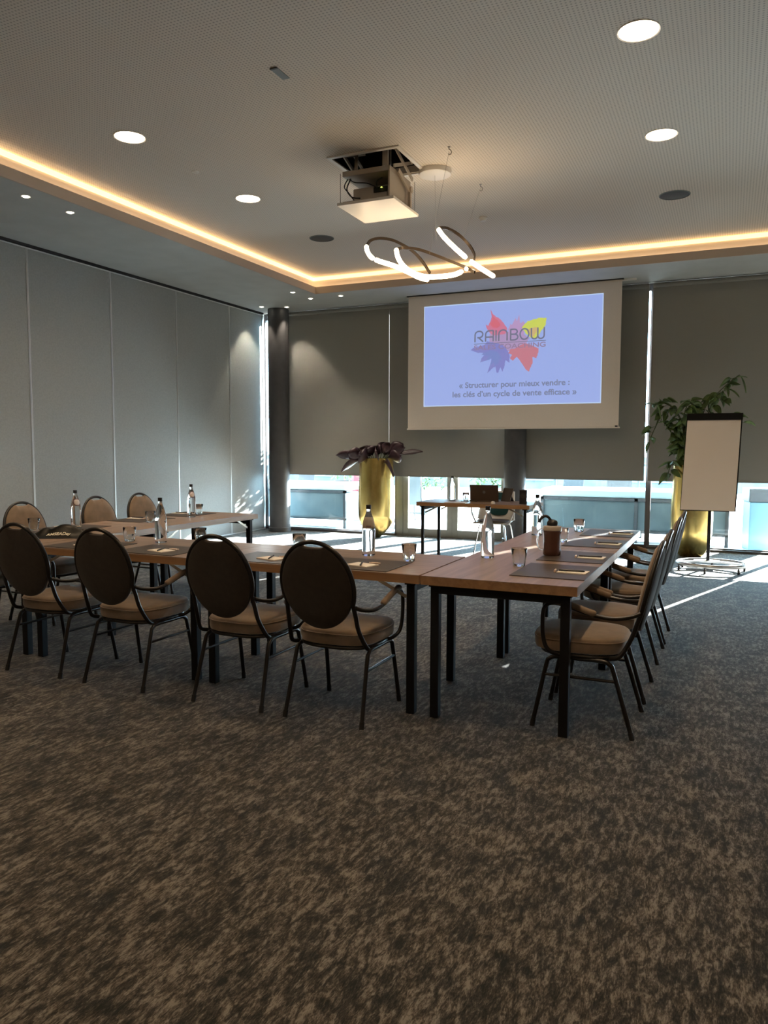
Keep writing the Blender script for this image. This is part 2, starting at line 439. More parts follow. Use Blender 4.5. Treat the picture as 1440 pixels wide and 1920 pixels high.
# left movable partition, five joints
wl = struct(MB().box(XL-0.12, XL, YF, 11.30, 0.0, HL-0.035).build('wall_left', MT['partition']))
js = MB()
for i in range(-5, 5):
    y = 6.46+1.285*i if i < 4 else 11.28
    if i == 4: js.box(XL, XL+0.006, 11.255, 11.30, 0.02, HL-0.05)
    else:
        js.box(XL, XL+0.005, y-0.011, y-0.003, 0.02, HL-0.05); js.box(XL, XL+0.005, y+0.003, y+0.011, 0.02, HL-0.05)
js.box(XL, XL+0.004, YF, 11.3, HL-0.052, HL-0.038)
js.build('panel_joint', MT['alu'], wl)
struct(MB().box(XL-0.02, XL+0.010, YF, 11.30, HL-0.030, HL).build('trim_1', MT['blacktrim']))
struct(MB().box(XL, XL+0.008, YF, 11.30, 0.0, 0.02).build('baseboard_left', MT['alu']))
struct(MB().box(XL-0.5, XL-0.12, YF, 11.52, 0.0, HL+0.3).build('wall_left', MT['wall']))
struct(MB().box(XR, XR+0.2, YF-0.2, 11.52, 0.0, HL).build('wall_right', MT['palewall']))
struct(MB().box(XL-0.3, XR+0.2, YF-0.2, YF, 0.0, HL).build('wall_front', MT['palewall']))
struct(MB().box(XL-0.5, XR+0.2, 11.52, 11.75, HL-0.02, HL+0.4).build('wall_back', MT['wall']))
struct(MB().box(XL-0.5, XR+0.3, YF-0.3, 11.75, HU+0.5, HU+0.6).build('ceiling', MT['dark']))
t_ = MB(); ringbox(t_, (RX0-0.04, RX1+0.04, RY0-0.04, RY1+0.04), (XL-0.5, XR+0.3, YF-0.3, 11.75), HL+0.05, HU+0.5)
struct(t_.build('ceiling', MT['dark']))

# windows along the back: fixed lights and two glazed doors
def window(n, x0, x1, door=False, sill=0.045, stile=0.035):
    kind = 'door' if door else 'window'
    y0, y1 = 11.43, 11.49
    f = MB()
    s = 0.09 if door else stile
    f.box(x0, x0+s, y0, y1, 0.0, HL); f.box(x1-s, x1, y0, y1, 0.0, HL)
    f.box(x0+s, x1-s, y0, y1, 0.0, 0.12 if door else sill); f.box(x0+s, x1-s, y0, y1, HL-0.1, HL)
    o = struct(f.build('%s_%d' % (kind, n), MT['winframe' if door else 'winsill'], bevel=0.003))
    g = MB().box(x0+s, x1-s, 11.458, 11.464, 0.12 if door else sill, HL-0.1); g.build('pane', MT['pane'], o)
    if door:
        h = MB(); hx = x1-0.045 if n == 1 else x0+0.045
        h.tube([(hx, 11.43, 0.95), (hx, 11.375, 0.95), (hx, 11.375, 1.07), (hx, 11.43, 1.07)], 0.009, 8)
        h.build('door_handle', MT['greymetal'], o, smooth=True)
    return o
window(1, -7.40, -4.90)
struct(MB().box(-4.90, -4.79, 11.42, 11.50, 0, HL).build('trim_2', MT['winframe']))
window(1, -4.79, -3.95, door=True)
window(2, -3.95, -3.08, door=True)
window(2, -3.08, -1.04)
window(3, -1.04, 0.83)
window(4, 0.83, 2.90)
window(5, 2.90, XR)
struct(MB().box(XL-0.3, -4.9, 11.37, 11.43, 0, 0.035).build('trim_3', MT['winsill']))
struct(MB().box(-1.04, XR, 11.37, 11.43, 0, 0.030).build('trim_4', MT['winsill']))

# roller blinds pulled down to just under a metre
def blind(x0, x1, label):
    t = thing('roller_blind', label, 'blind', ((x0+x1)/2, YB, 0), group='grey roller blinds')
    w = (x1-x0)/2
    MB().box(-w, w, -0.004, 0.0, 0.972, HL-0.06).build('blind_cloth', MT['blind'], t)
    MB().box(-w, w, -0.010, 0.004, 0.952, 0.974).build('bottom_bar', MT['blind'], t, bevel=0.003)
    MB().tube([(-w, -0.0, HL-0.045), (w, 0.0, HL-0.045)], 0.035, 16).build('roller', MT['blind'], t, smooth=True)
blind(-7.27, -5.0096, 'grey roller blind in the left corner behind the dark column')
blind(-5.0082, -3.065, 'grey roller blind above the gold pot with purple plant, left of screen')
blind(-3.05, -1.095, 'grey roller blind behind the middle column and projection screen')
blind(-1.045, 0.885, 'grey roller blind behind the white flipchart and green plant')
blind(0.905, 2.86, 'grey roller blind furthest right past the narrow sunlit gap')
blind(2.90, XR-0.02, 'grey roller blind against the right wall')

def column(x, y, r, label):
    t = thing('column', label, 'column', (x, y, 0))
    MB().lathe([(r, 0.0), (r, HL-0.0005)], n=40).build('shaft', MT['column'], t, smooth=True)
    MB().lathe([(r+0.001, 0.0), (r+0.012, 0.001), (r+0.012, 0.07), (r+0.001, 0.078)], n=40).build('base_ring', MT['column'], t, smooth=True)
column(-6.915, 11.12, 0.175, 'dark round column in the left corner beside grey partition')
column(-2.89, 11.165, 0.16, 'dark round column behind the projection screen and laptop table')

# ------------------------------------------------------------------ lamps
def downlight(x, y, label, first=[None]):
    if first[0] is None:
        t = thing('downlight', label, 'ceiling light', (x, y, HU), group='large round ceiling downlights')
        MB().lathe([(0.118, -0.0005), (0.128, -0.006), (0.132, -0.001), (0.130, -0.0002)], n=40).build('trim_ring', MT['white'], t, smooth=True)
        MB().lathe([(0.0, -0.007), (0.08, -0.0065), (0.118, -0.003), (0.1185, -0.0006)], n=40).build('diffuser', MT['dl'], t, smooth=True)
        first[0] = t
    else:
        t = dup(first[0], (x, y, HU), label=label)
    la = bpy.data.lights.new('downlight_lamp', 'AREA'); la.shape = 'DISK'; la.size = 0.22
    la.energy = DOWNLIGHT_W; la.color = WARM; la.spread = math.radians(150)
    lo = bpy.data.objects.new('downlight_lamp', la); COL.objects.link(lo); lo.location = (x, y, HU-0.012)
for y, w1, w2 in ((5.14, 'large round downlight upper right, nearest to the camera', 'large round downlight upper left above the left tables'),
                  (6.85, 'large round downlight on the right, between nearest lamp and speaker', 'large round downlight left of the projector lift')):
    downlight(-0.605, y, w1); downlight(-4.61, y, w2)
for y, w in ((3.43, 'just above the photographer'), (1.72, 'further back'), (0.0, 'straight behind, last row')):
    downlight(-4.61, y, 'large round downlight out of view on the left, '+w)
    downlight(-0.605, y, 'large round downlight out of view on the right, '+w)

def spot(x, y, label, aim, first=[None]):
    if first[0] is None:
        t = thing('spotlight', label, 'ceiling light', (x, y, HL), group='small soffit spotlights')
        MB().lathe([(0.030, -0.0005), (0.040, -0.006), (0.043, -0.001), (0.042, -0.0002)], n=24).build('trim_ring', MT['white'], t, smooth=True)
        MB().lathe([(0.0, -0.012), (0.02, -0.010), (0.030, -0.003), (0.0305, -0.0006)], n=24).build('lens', MT['spotlens'], t, smooth=True)
        first[0] = t
    else: t = dup(first[0], (x, y, HL), label=label)
    la = bpy.data.lights.new('spot_lamp', 'SPOT'); la.energy = SPOT_W*4*PI/3; la.color = (1.0, 0.84, 0.66)
    la.spot_size = math.radians(72); la.spot_blend = 0.5; la.shadow_soft_size = 0.02
    lo = bpy.data.objects.new('spot_lamp', la); COL.objects.link(lo); lo.location = (x, y, HL-0.02)
    lo.rotation_euler = (Vector((0, 0, 0))-Vector(aim)).to_track_quat('Z', 'Y').to_euler()
spot(-5.96, 5.27, 'small spotlight in the left soffit, nearest the left picture edge', (0, 0, -1))
spot(-5.96, 5.79, 'small spotlight in the left soffit, second from the picture edge', (0, 0, -1))
spot(-5.96, 9.99, 'small spotlight left of the cove corner, before the column', (0, 0, -1))
spot(-5.95, 10.50, 'small spotlight directly under the cove corner', (0, 0, -1))
spot(-5.43, 10.50, 'small spotlight right of the cove corner above the blinds', (0, 0, -1))
spot(-7.03, 10.80, 'small spotlight just left of the corner column top', (-0.12, 0, -1))
spot(-6.66, 10.97, 'small spotlight just right of the corner column top', (0.1, 0.1, -1))

# ------------------------------------------------------------------ chairs
def make_chair(label, group):
    t = thing('armchair', label, 'chair', group=group)
    seat = MB(); out = superellipse(0.226, 0.228, 3.5, 56)
    out = [(u*(1.0-0.10*(1 if v < 0 else 0)*abs(v)/0.228), v) for u, v in out]
    seat.pad(out, [(0.93, 0.392), (0.985, 0.398), (1.0, 0.412), (1.0, 0.452), (0.988, 0.463), (0.955, 0.470), (0.85, 0.475), (0.5, 0.479), (0.15, 0.480)],
             lambda u, v, w: (u, v+0.037, w))
    so_ = seat.build('seat', MT['velvet'], t, smooth=True)
    pp = MB(); pp.tube([(u*1.003, v*1.003+0.037, 0.452) for u, v in out], 0.0035, 6, closed=True); pp.build('piping', MT['velvet'], so_, smooth=True)
    # oval back, leaning
    lean = Vector((0, -0.222, 0.975)).normalized(); nrm = Vector((0, 0.975, 0.222)).normalized()
    cen = Vector((0, -0.292, 0.712))
    def to3(u, v, w): return cen+Vector((1, 0, 0))*u+lean*v+nrm*w
    ov = []
    for j in range(112):
        a = 2*PI*j/112; u, v = 0.196*math.cos(a), 0.227*math.sin(a)
        if v > 0 and abs(u) < 0.062: v -= 0.024*(1-(u/0.062)**2)**0.6
        ov.append((u, v))
    bk = MB(); bk.pad(ov, [(0.99, 0.004), (1.0, 0.012), (0.985, 0.022), (0.93, 0.029), (0.7, 0.034), (0.3, 0.036)], to3)
    bo = bk.build('backrest', MT['velvet'], t, smooth=True)
    sh = MB(); sh.pad(ov, [(1.0, 0.006), (0.99, -0.008), (0.93, -0.014), (0.6, -0.020), (0.2, -0.022)], to3)
    o = sh.build('back_shell', MT['velvet_back'], bo, smooth=True); o['label'] = 'brown back shell with shade in its colour'
    # frame: over the oval and down into the seat rail
    pts = []
    for j in range(-4, 33):
        a = math.radians(-22+(224)*(j+4)/36); pts.append(to3(0.203*math.cos(a), 0.234*math.sin(a), 0.004))
    left = [(-0.194, -0.247, 0.56), (-0.197, -0.228, 0.50), (-0.208, -0.200, 0.44), (-0.217, -0.170, 0.396), (-0.205, -0.13, 0.382)]
    right = [(-x, y, z) for x, y, z in left][::-1]
    path = smooth_path(right, 4)+pts+smooth_path(left, 4)
    MB().tube(path, 0.0115, 10).build('back_frame', MT['chairframe'], t, smooth=True)
    ring = [(u*0.92, v*0.90+0.03, 0.381) for u, v in superellipse(0.228, 0.228, 2.8, 40)]
    MB().tube(ring, 0.0105, 8, closed=True).build('seat_frame', MT['chairframe'], t, smooth=True)
    for s in (-1, 1):
        rear = smooth_path([(s*0.203, 0.02, 0.366), (s*0.204, -0.09, 0.366), (s*0.206, -0.128, 0.352), (s*0.208, -0.150, 0.31), (s*0.222, -0.243, 0.006)], 5)
        front = smooth_path([(s*0.203, 0.02, 0.366), (s*0.204, 0.125, 0.366), (s*0.205, 0.165, 0.352), (s*0.207, 0.182, 0.31), (s*0.220, 0.243, 0.006)], 5)
        for pth in (rear, front):
            lg = MB().tube(pth, 0.0115, 10).build('leg', MT['chairframe'], t, smooth=True)
            e = pth[-1]; d = (pth[-1]-pth[-2]).normalized()
            MB().tube([e-d*0.03, e+Vector((0, 0, -0.006))], 0.0130, 10).build('glide', MT['rubber'], lg, smooth=True)
        MB().tube([(s*0.212, -0.162, 0.272), (s*0.211, 0.190, 0.272)], 0.0075, 8).build('stretcher', MT['chairframe'], t, smooth=True)
        arm = smooth_path([(s*0.200, -0.262, 0.615), (s*0.222, -0.215, 0.597), (s*0.245, -0.14, 0.588), (s*0.254, -0.05, 0.600), (s*0.257, 0.06, 0.632),
                           (s*0.258, 0.135, 0.646), (s*0.260, 0.176, 0.630), (s*0.261, 0.190, 0.585), (s*0.259, 0.188, 0.48), (s*0.250, 0.170, 0.415),
                           (s*0.228, 0.13, 0.385), (s*0.205, 0.09, 0.380)], 4)
        ar = MB().tube(arm, 0.0105, 10).build('armrest', MT['chairframe'], t, smooth=True)
        pd = smooth_path([(s*0.2535, -0.065, 0.606), (s*0.255, -0.04, 0.612), (s*0.257, 0.06, 0.642), (s*0.258, 0.135, 0.656), (s*0.259, 0.158, 0.652)], 4)
        n = len(pd); rr = [0.0165*min(1, 0.5+3.2*min(i, n-1-i)/n) for i in range(n)]
        po = MB().tube(pd, rr, 12).build('arm_pad', MT['velvet'], ar, smooth=True)
    return t

GF, GR_, GL = 'armchairs seen from behind at the front row', 'armchairs along the right tables', 'armchairs along the left partition'
chair0 = make_chair('armchair with oval back, rightmost of the four seen from behind', GF)
chair0.location = (-1.850, 3.607, 0)
for x, lab, rz in ((-2.44, 'armchair with oval back, second from right of the four seen from behind', 0.0),
                   (-3.24, 'armchair with oval back, third from right of the four seen from behind', 0.0),
                   (-3.885, 'armchair with oval back, leftmost of the four seen from behind', 0.01)):
    dup(chair0, (x, 3.607, 0), rz, lab, GF)
for y, lab in ((4.00, 'armchair seen from the side at the near corner of right tables'),
               (4.58, 'armchair on the right side, second from the near corner'),
               (5.43, 'armchair on the right side, third from the near corner'),
               (6.01, 'armchair on the right side, furthest from the camera')):
    dup(chair0, (-0.625, y, 0), PI/2, lab, GR_)
for y, lab in ((4.02, 'armchair at the far left, mostly cut off by picture edge'),
               (4.60, 'armchair facing right beside the partition, behind the black pouch'),
               (5.43, 'armchair facing right beside the partition, middle of the tan backs'),
               (6.01, 'armchair facing right beside the partition, furthest from the camera')):
    dup(chair0, (-5.045, y, 0), -PI/2, lab, GL)

# ------------------------------------------------------------------ folding tables
def make_table(label, lx, wy, x, y, rz, group, rail=True, leg=0.046, brace=True):
    """long axis = local x"""
    t = thing('folding_table', label, 'table', (x, y, 0), rz, group)
    a, b = lx/2-0.0025, wy/2
    top = MB().box(-a, a, -b, b, 0.7465, 0.7500); top.build('tabletop', MT['wood_x'], t)
    eb = MB().box(-a, a, -b, b, 0.704, 0.7463); o = eb.build('edge_band', MT['wood_edge'], t)
    lxp, lyp = a-0.062, b-0.062
    for s in (-1, 1):
        for q in (-1, 1):
            h = leg/2
            MB().box(s*lxp-h, s*lxp+h, q*lyp-h, q*lyp+h, 0.0, 0.690).build('leg', MT['leg'], t, bevel=0.004)
            if brace:
                MB().bar((s*(lxp-0.03), q*lyp, 0.62), (s*(lxp-0.20), q*lyp, 0.703), 0.018, 0.004, (0, 1, 0)).build('brace', MT['steel'], t)
        MB().box(s*lxp-0.022, s*lxp+0.022, -lyp+leg/2, lyp-leg/2, 0.655, 0.703).build('end_rail', MT['leg'], t, bevel=0.003)
        MB().box(s*lxp-0.03, s*lxp+0.03, -lyp-0.03, lyp+0.03, 0.690, 0.704).build('mounting_plate', MT['leg'], t)
    return t
GT = 'folding tables set in a U'
fy = (3.636+4.393)/2; fw_ = 4.393-3.636
make_table('oak-topped folding table in the front row, right half', 1.4, fw_, -2.131, fy, 0, GT)
make_table('oak-topped folding table in the front row, left half under the black pouch', 1.4, fw_, -3.531, fy, 0, GT)
make_table('oak-topped folding table at the near end of right row, with brown jug', 1.39, 0.79, -1.027, 4.325, PI/2, GT)
make_table('oak-topped folding table at the far end of the right row', 1.39, 0.79, -1.027, 5.716, PI/2, GT)
make_table('oak-topped folding table at the near end of left row, by the picture edge', 1.39, 0.79, -4.634, 4.325, PI/2, GT)
make_table('oak-topped folding table at the far end of left row by the partition', 1.39, 0.79, -4.634, 5.716, PI/2, GT)
make_table('folding presenter table carrying the laptop in front of the doors', 1.40, 0.70, -2.775, 9.06, 0, None, leg=0.034)
bpy.data.objects['folding_table.006'].pop('group', None)

# ------------------------------------------------------------------ place settings
TZ = 0.7502
def make_mat(label):
    t = thing('desk_mat', label, 'desk mat', group='brown desk mats')
    MB().box(-0.235, 0.235, -0.19, 0.19, 0.0002, 0.0042).build('leather_sheet', MT['mat'], t, bevel=0.0015)
    return t
def make_pad(label):
    t = thing('notepad', label, 'notepad', group='cream notepads on the mats')
    MB().box(-0.075, 0.075, -0.052, 0.052, 0.0, 0.005).build('paper_block', MT['paper'], t)
    return t
def make_pen(label):
    t = thing('pen', label, 'pen', group='black pens on the notepads')
    MB().tube([(0, -0.062, 0.0045), (0, -0.055, 0.0045), (0, 0.05, 0.0045)], [0.001, 0.0045, 0.0045], 10).build('barrel', MT['pen'], t, smooth=True)
    MB().tube([(0, 0.05, 0.0045), (0, 0.072, 0.0045)], 0.0048, 10).build('pen_cap', MT['pen'], t, smooth=True)
    return t
def make_candy(label):
    t = thing('wrapped_mint', label, 'sweet', group='wrapped mints on the notepads')
    MB().tube([(-0.020, 0, 0.0055), (0.020, 0, 0.0055)], 0.0055, 10).build('wrapper', MT['candy'], t, smooth=True)
    e = MB()
    for s in (-1, 1): e.tube([(s*0.020, 0, 0.0055), (s*0.032, 0, 0.0055)], [0.002, 0.0052], 8)
    e.build('twisted_end', MT['candy'], t, smooth=True); return t
protos = {}
def place(kind, mk, loc, rz, label):
    if kind not in protos:
        protos[kind] = mk(label); protos[kind].location = loc; protos[kind].rotation_euler = (0, 0, rz); return protos[kind]
    return dup(protos[kind], loc, rz, label)
seats = []
for x, w in ((-1.86, 'before the rightmost chair of the front row'), (-2.44, 'before the second chair from right, front row'),
             (-3.27, 'before the third chair from right, front row'), (-3.87, 'before the leftmost chair, beside the black pouch')):
    seats.append((x, 3.845, 0.0, w))
for y, w in ((4.06, 'at the near corner of the right row'), (4.66, 'partly under the brown jug, right row'),
             (5.40, 'third along the right row, before two glasses'), (6.08, 'at the far end of the right row')):
    seats.append((-0.822, y, PI/2, w))
for y, w in ((4.06, 'at the near left corner by the picture edge'), (4.62, 'behind the bottle by the black pouch, left row'),
             (5.43, 'on the left row before the middle tan chair back'), (6.05, 'at the far end of the left row')):
    seats.append((-4.835, y, -PI/2, w))
for i, (x, y, rz, w) in enumerate(seats):
    place('mat', make_mat, (x, y, TZ), rz, 'brown leather desk mat '+w)
    c_, s_ = math.cos(rz), math.sin(rz)
    def at(u, v): return (x+c_*u-s_*v, y+s_*u+c_*v)
    j = random.uniform(-0.02, 0.02); rot = -0.28 if i < 4 else PI/2-0.06
    u0, v0 = (0.035+j, -0.05) if i < 4 else (-0.02+j, -0.095)
    p = at(u0, v0)
    place('pad', make_pad, (p[0], p[1], TZ+0.0044), rz+rot, 'cream notepad on the desk mat '+w)
    p2 = at(u0-0.005, v0+0.0); pr = 0.35 if i < 4 else 0.06
    place('pen', make_pen, (p2[0], p2[1], TZ+0.0095), rz+pr, 'black pen lying on the notepad '+w)
    p3 = at(u0+(0.045 if i < 4 else -0.01), v0+(0.068 if i < 4 else 0.092))
    place('candy', make_candy, (p3[0], p3[1], TZ+0.0044), rz+0.1, 'wrapped mint beside the notepad '+w)

def bottle_mesh():
    return [(0.0, 0.0), (0.034, 0.0), (0.0395, 0.006), (0.040, 0.02), (0.040, 0.15), (0.0385, 0.175), (0.033, 0.205), (0.024, 0.238), (0.0165, 0.258), (0.0135, 0.270), (0.0135, 0.288)]
def make_bottle(label):
    t = thing('water_bottle', label, 'bottle', group='clear glass water bottles')
    MB().lathe(bottle_mesh(), n=32).build('glass_body', MT['water'], t, smooth=True)
    MB().lathe([(0.0145, 0.283), (0.0155, 0.286), (0.0155, 0.306), (0.0145, 0.3085), (0.0, 0.309)], n=24).build('bottle_cap', MT['cap'], t, smooth=True)
    return t
bt0 = make_bottle('water bottle with black cap, nearest on the right row, left of the jug')
bt0.location = (-1.30, 4.41, TZ)
def band_label(t, kind, ang):
    if kind == 'band':
        m = MB(); z0, z1 = 0.165, 0.232
        prof = [(0.0400, 0.168), (0.0375, 0.185), (0.0325, 0.212), (0.0265, 0.236)]
        vv, ff = [], []
        for r, z in prof:
            for j in range(17):
                a = ang-1.3+2.6*j/16; vv.append(((r+0.001)*math.cos(a), (r+0.001)*math.sin(a), z))
        for i in range(3):
            for j in range(16): ff.append((i*17+j, i*17+j+1, (i+1)*17+j+1, (i+1)*17+j))
        m.add(vv, ff); lo = m.build('bottle_label', MT['label'], t, smooth=True); lo['label'] = 'beige grey paper label'
        md = lo.modifiers.new('thickness', 'SOLIDIFY'); md.thickness = 0.0004; md.offset = 1
        m = MB(); vv, ff = [], []
        for r, z in ((0.0398, 0.178), (0.0382, 0.186)):
            for j in range(7):
                a = ang-0.35+0.7*j/6; vv.append(((r+0.0022)*math.cos(a), (r+0.0022)*math.sin(a), z))
        for j in range(6): ff.append((j, j+1, 8+j, 7+j))
        m.add(vv, ff); lo2 = m.build('printed_line', MT['labelr'], lo)
        md = lo2.modifiers.new('thickness', 'SOLIDIFY'); md.thickness = 0.0003
    else:
        for nm, R, mt_, off in (('bottle_label', 0.030, 'labelr', 0.0010), ('label_centre', 0.023, 'labelw', 0.0016)):
            m = MB(); vv = [(0, 0, 0)]; n = 24; ff = []
            def onb(u, v, off=off):
                z = 0.212+v; r = 0.0400 if z < 0.175 else 0.0395-(z-0.175)*0.245
                a = ang+u/r; return ((r+off+0.001)*math.cos(a), (r+off+0.001)*math.sin(a), z)
            vv = [onb(0, 0)]+[onb(R*0.5*math.cos(2*PI*j/n), R*0.5*math.sin(2*PI*j/n)) for j in range(n)]+[onb(R*math.cos(2*PI*j/n), R*math.sin(2*PI*j/n)) for j in range(n)]
            for j in range(n):
                k = (j+1) % n; ff += [(0, 1+j, 1+k), (1+j, 1+n+j, 1+n+k, 1+k)]
            m.add(vv, ff)
            if nm == 'bottle_label': par = m.build(nm, MT[mt_], t, smooth=True); par['label'] = 'round plum and white label'; oo = par
            else: oo = m.build(nm, MT[mt_], par, smooth=True)
            md = oo.modifiers.new('thickness', 'SOLIDIFY'); md.thickness = 0.0003
BOT = [((-3.54, 4.16), None, 'water bottle with black cap on the front row left of middle'),
       ((-1.98, 4.19), 'band', 'water bottle with beige label in front of the gold pot'),
       ((-1.305, 5.72), None, 'water bottle on the far right table, behind the brown jug'),
       ((-4.77, 4.60), 'round', 'water bottle with round label beside the black pouch'),
       ((-4.60, 5.84), 'round', 'water bottle with round label, furthest along the left row'),
       ((-3.14, 9.08), None, 'water bottle standing on the laptop table')]
for (x, y), lb, lab in BOT:
    t = dup(bt0, (x, y, TZ), 0, lab)
    if lb: band_label(t, lb, math.atan2(-y, -x)+(0.35 if lb == 'round' else 0.0))

def make_tumbler(label):
    t = thing('tumbler', label, 'glass', group='clear water tumblers')
    n = 32; prof = [(0.0, 0.0), (0.029, 0.0), (0.032, 0.004), (0.0395, 0.050), (0.0445, 0.098), (0.0435, 0.100), (0.0418, 0.098), (0.0368, 0.050), (0.0295, 0.016), (0.0, 0.013)]
    m = MB(); vv, ff = [], []
    for i, (r, z) in enumerate(prof):
        for j in range(n):
            a = 2*PI*j/n; rr = r*(1+(0.035*math.cos(8*a) if 2 <= i <= 3 else 0)); vv.append((rr*math.cos(a), rr*math.sin(a), z))
    for i in range(len(prof)-1):
        for j in range(n): ff.append((i*n+j, i*n+(j+1) % n, (i+1)*n+(j+1) % n, (i+1)*n+j))
    m.add(vv, ff); m.build('glass_wall', MT['tumbler'], t, smooth=True, angle=60); return t
tm0 = make_tumbler('water tumbler nearest on the right row beside the first mat'); tm0.location = (-1.045, 4.16, TZ)
for (x, y), lab in (((-2.50, 4.25), 'water tumbler behind the second chair from right'),
                    ((-1.665, 4.07), 'water tumbler at the right end of the front row'),
                    ((-1.045, 5.36), 'water tumbler on the right row just behind the brown jug'),
                    ((-1.06, 6.10), 'water tumbler at the far end of the right row'),
                    ((-3.78, 4.12), 'water tumbler left of the front row bottle'),
                    ((-3.30, 4.28), 'water tumbler behind the third chair from right'),
                    ((-4.58, 5.25), 'water tumbler in front of the third tan chair back'),
                    ((-4.93, 4.33), 'water tumbler at the far left behind the leftmost chair'),
                    ((-4.72, 6.10), 'water tumbler beside the furthest left bottle'),
                    ((-3.00, 9.20), 'water tumbler on the laptop table beside the bottle')):
    dup(tm0, (x, y, TZ), random.random(), lab)

# brown jug with a lever lid
t = thing('insulated_jug', 'dark rust brown jug with pale collar and black lever lid', 'jug', (-0.970, 4.665, TZ+0.0044), math.radians(200))
MB().lathe([(0.0, 0.0), (0.050, 0.0), (0.054, 0.006), (0.054, 0.03), (0.0515, 0.04), (0.051, 0.125), (0.053, 0.135), (0.055, 0.140), (0.055, 0.150), (0.0, 0.150)], n=36).build('jug_body', MT['tea'], t, smooth=True)
MB().lathe([(0.0535, 0.150), (0.056, 0.152), (0.056, 0.170), (0.053, 0.176), (0.035, 0.180), (0.0, 0.181)], n=36).build('jug_collar', MT['frost'], t, smooth=True)
MB().lathe([(0.033, 0.181), (0.034, 0.196), (0.026, 0.210), (0.012, 0.216), (0.0, 0.217)], n=24).build('jug_lid', MT['cap'], t, smooth=True)
MB().tube(smooth_path([(0.010, 0, 0.210), (0.028, 0.0, 0.232), (0.050, 0.0, 0.236), (0.070, 0.0, 0.220), (0.080, 0.0, 0.198)], 5), 0.0085, 10).build('lever', MT['cap'], t, smooth=True)
MB().tube(smooth_path([(0.052, 0, 0.155), (0.080, 0, 0.150), (0.088, 0, 0.10), (0.078, 0, 0.045), (0.052, 0, 0.030)], 6), 0.006, 10).build('handle', MT['tumbler'], t, smooth=True)

# black pouch with white lettering, lying on the left front corner
t = thing('pouch', 'glossy black fabric pouch with white lettering on the front table', 'bag', (-4.40, 4.10, TZ), math.radians(24))
m = MB(); nx, ny = 22, 12; vv, ff = [], []
def pz(u, v):
    ridge = math.exp(-((v-0.12)/0.55)**2); e = max(0.0, 1-abs(u)**3.0)*max(0.0, 1-abs(v)**2.6)
    bumps = 0.66+0.22*math.exp(-((u+0.60)/0.16)**2)+0.42*math.exp(-((u-0.18)/0.46)**4)+0.04*math.sin(9*u+3*v)
    return 0.085*e**0.38*ridge*bumps
for j in range(ny+1):
    for i in range(nx+1):
        u, v = -1+2*i/nx, -1+2*j/ny
        vv.append((0.205*u+0.012*math.sin(3*v), 0.095*v*(1-0.15*u), 0.001+pz(u, v)))
for j in range(ny):
    for i in range(nx): ff.append((j*(nx+1)+i, j*(nx+1)+i+1, (j+1)*(nx+1)+i+1, (j+1)*(nx+1)+i))
k = len(vv); border = [i for i in range(nx+1)]+[(j)*(nx+1)+nx for j in range(1, ny+1)]+[ny*(nx+1)+i for i in range(nx-1, -1, -1)]+[j*(nx+1) for j in range(ny-1, 0, -1)]
ff.append(tuple(border[::-1]))
m.add(vv, ff); pb = m.build('pouch_body', MT['blackgloss'], t, smooth=True, angle=80)
tx = text_mesh('lettering', 'AMSEADay', 0.034, MT['letter'], t, Matrix.Identity(4), bold=0.0008, width=0.175, shear=0.1)
for v in tx.data.vertices:
    X = -0.085+v.co.x; S = v.co.y
    yy = -0.052+S*0.62
    u = X/0.205; vv_ = yy/0.095
    z_ = 0.001+pz(max(-0.98, min(0.98, u)), max(-0.98, min(0.98, vv_)))
    v.co = Vector((X, yy-0.004, z_+0.003+(v.co.z)))

# ------------------------------------------------------------------ projection screen
SX0, SX1, SY = -4.53, -1.42, 11.02-0.06
t = thing('projection_screen', 'large white projection screen showing a blue slide with a logo', 'projection screen', (0.012, 10.965, 0))
MB().box(SX0, SX1, -0.002, 0.0, 1.70, HL).build('screen_cloth', MT['screen'], t)
MB().box(SX0-0.015, SX1+0.02, -0.010, 0.008, 1.685, 1.705).build('bottom_bar', MT['screen'], t, bevel=0.003)
MB().box(SX1-0.045, SX1-0.01, -0.016, -0.004, 1.70, 1.722).build('end_clip', MT['cap'], t)
MB().box(SX0-0.02, SX1+0.02, -0.030, 0.012, HL-0.012, HL).build('slot_edge', MT['blacktrim'], t)
MB().box(SX0-0.05, SX1+0.18, 0.013, 0.036, HL-0.030, HL).build('case', MT['white'], t, bevel=0.004)
def slide_material():
    m = mat('projected_slide', (0.5, 0.5, 0.5), 0.8); b = m.node_tree.nodes['Principled BSDF']
    return m
def glow(name, rgb, k=0.92):  # emission stands in for the projector's light on the cloth
    k *= 0.68
    m = mat(name, (0.25, 0.25, 0.25), 0.9); b = m.node_tree.nodes['Principled BSDF']
    c3 = s2l(rgb); b.inputs['Emission Color'].default_value = (*c3, 1); b.inputs['Emission Strength'].default_value = k
    return m
GS = {'bg': glow('slide_blue', (150, 172, 236)), 'red': glow('slide_red', (206, 112, 146)), 'pink': glow('slide_pink', (182, 146, 196)), 'yellow': glow('slide_yellow', (204, 214, 84)),
      'blue': glow('slide_violet', (122, 126, 200)), 'red2': glow('slide_coral', (196, 116, 136)), 'haze': glow('slide_mauve', (172, 146, 192)), 'ink': glow('slide_grey_ink', (112, 116, 142), 0.8),
      'edge': glow('slide_edge', (185, 210, 248)), 'inkp': glow('slide_faint_ink', (146, 124, 160), 0.85), 'inkt': glow('slide_text_ink', (116, 128, 168), 0.82),
      'redc': glow('slide_red_core', (212, 96, 118)), 'yelc': glow('slide_orange', (208, 176, 120)), 'bluec': glow('slide_blue_core', (112, 132, 200))}
FX0, FX1, FZ0, FZ1 = -4.275, -1.66, 2.03, 3.515
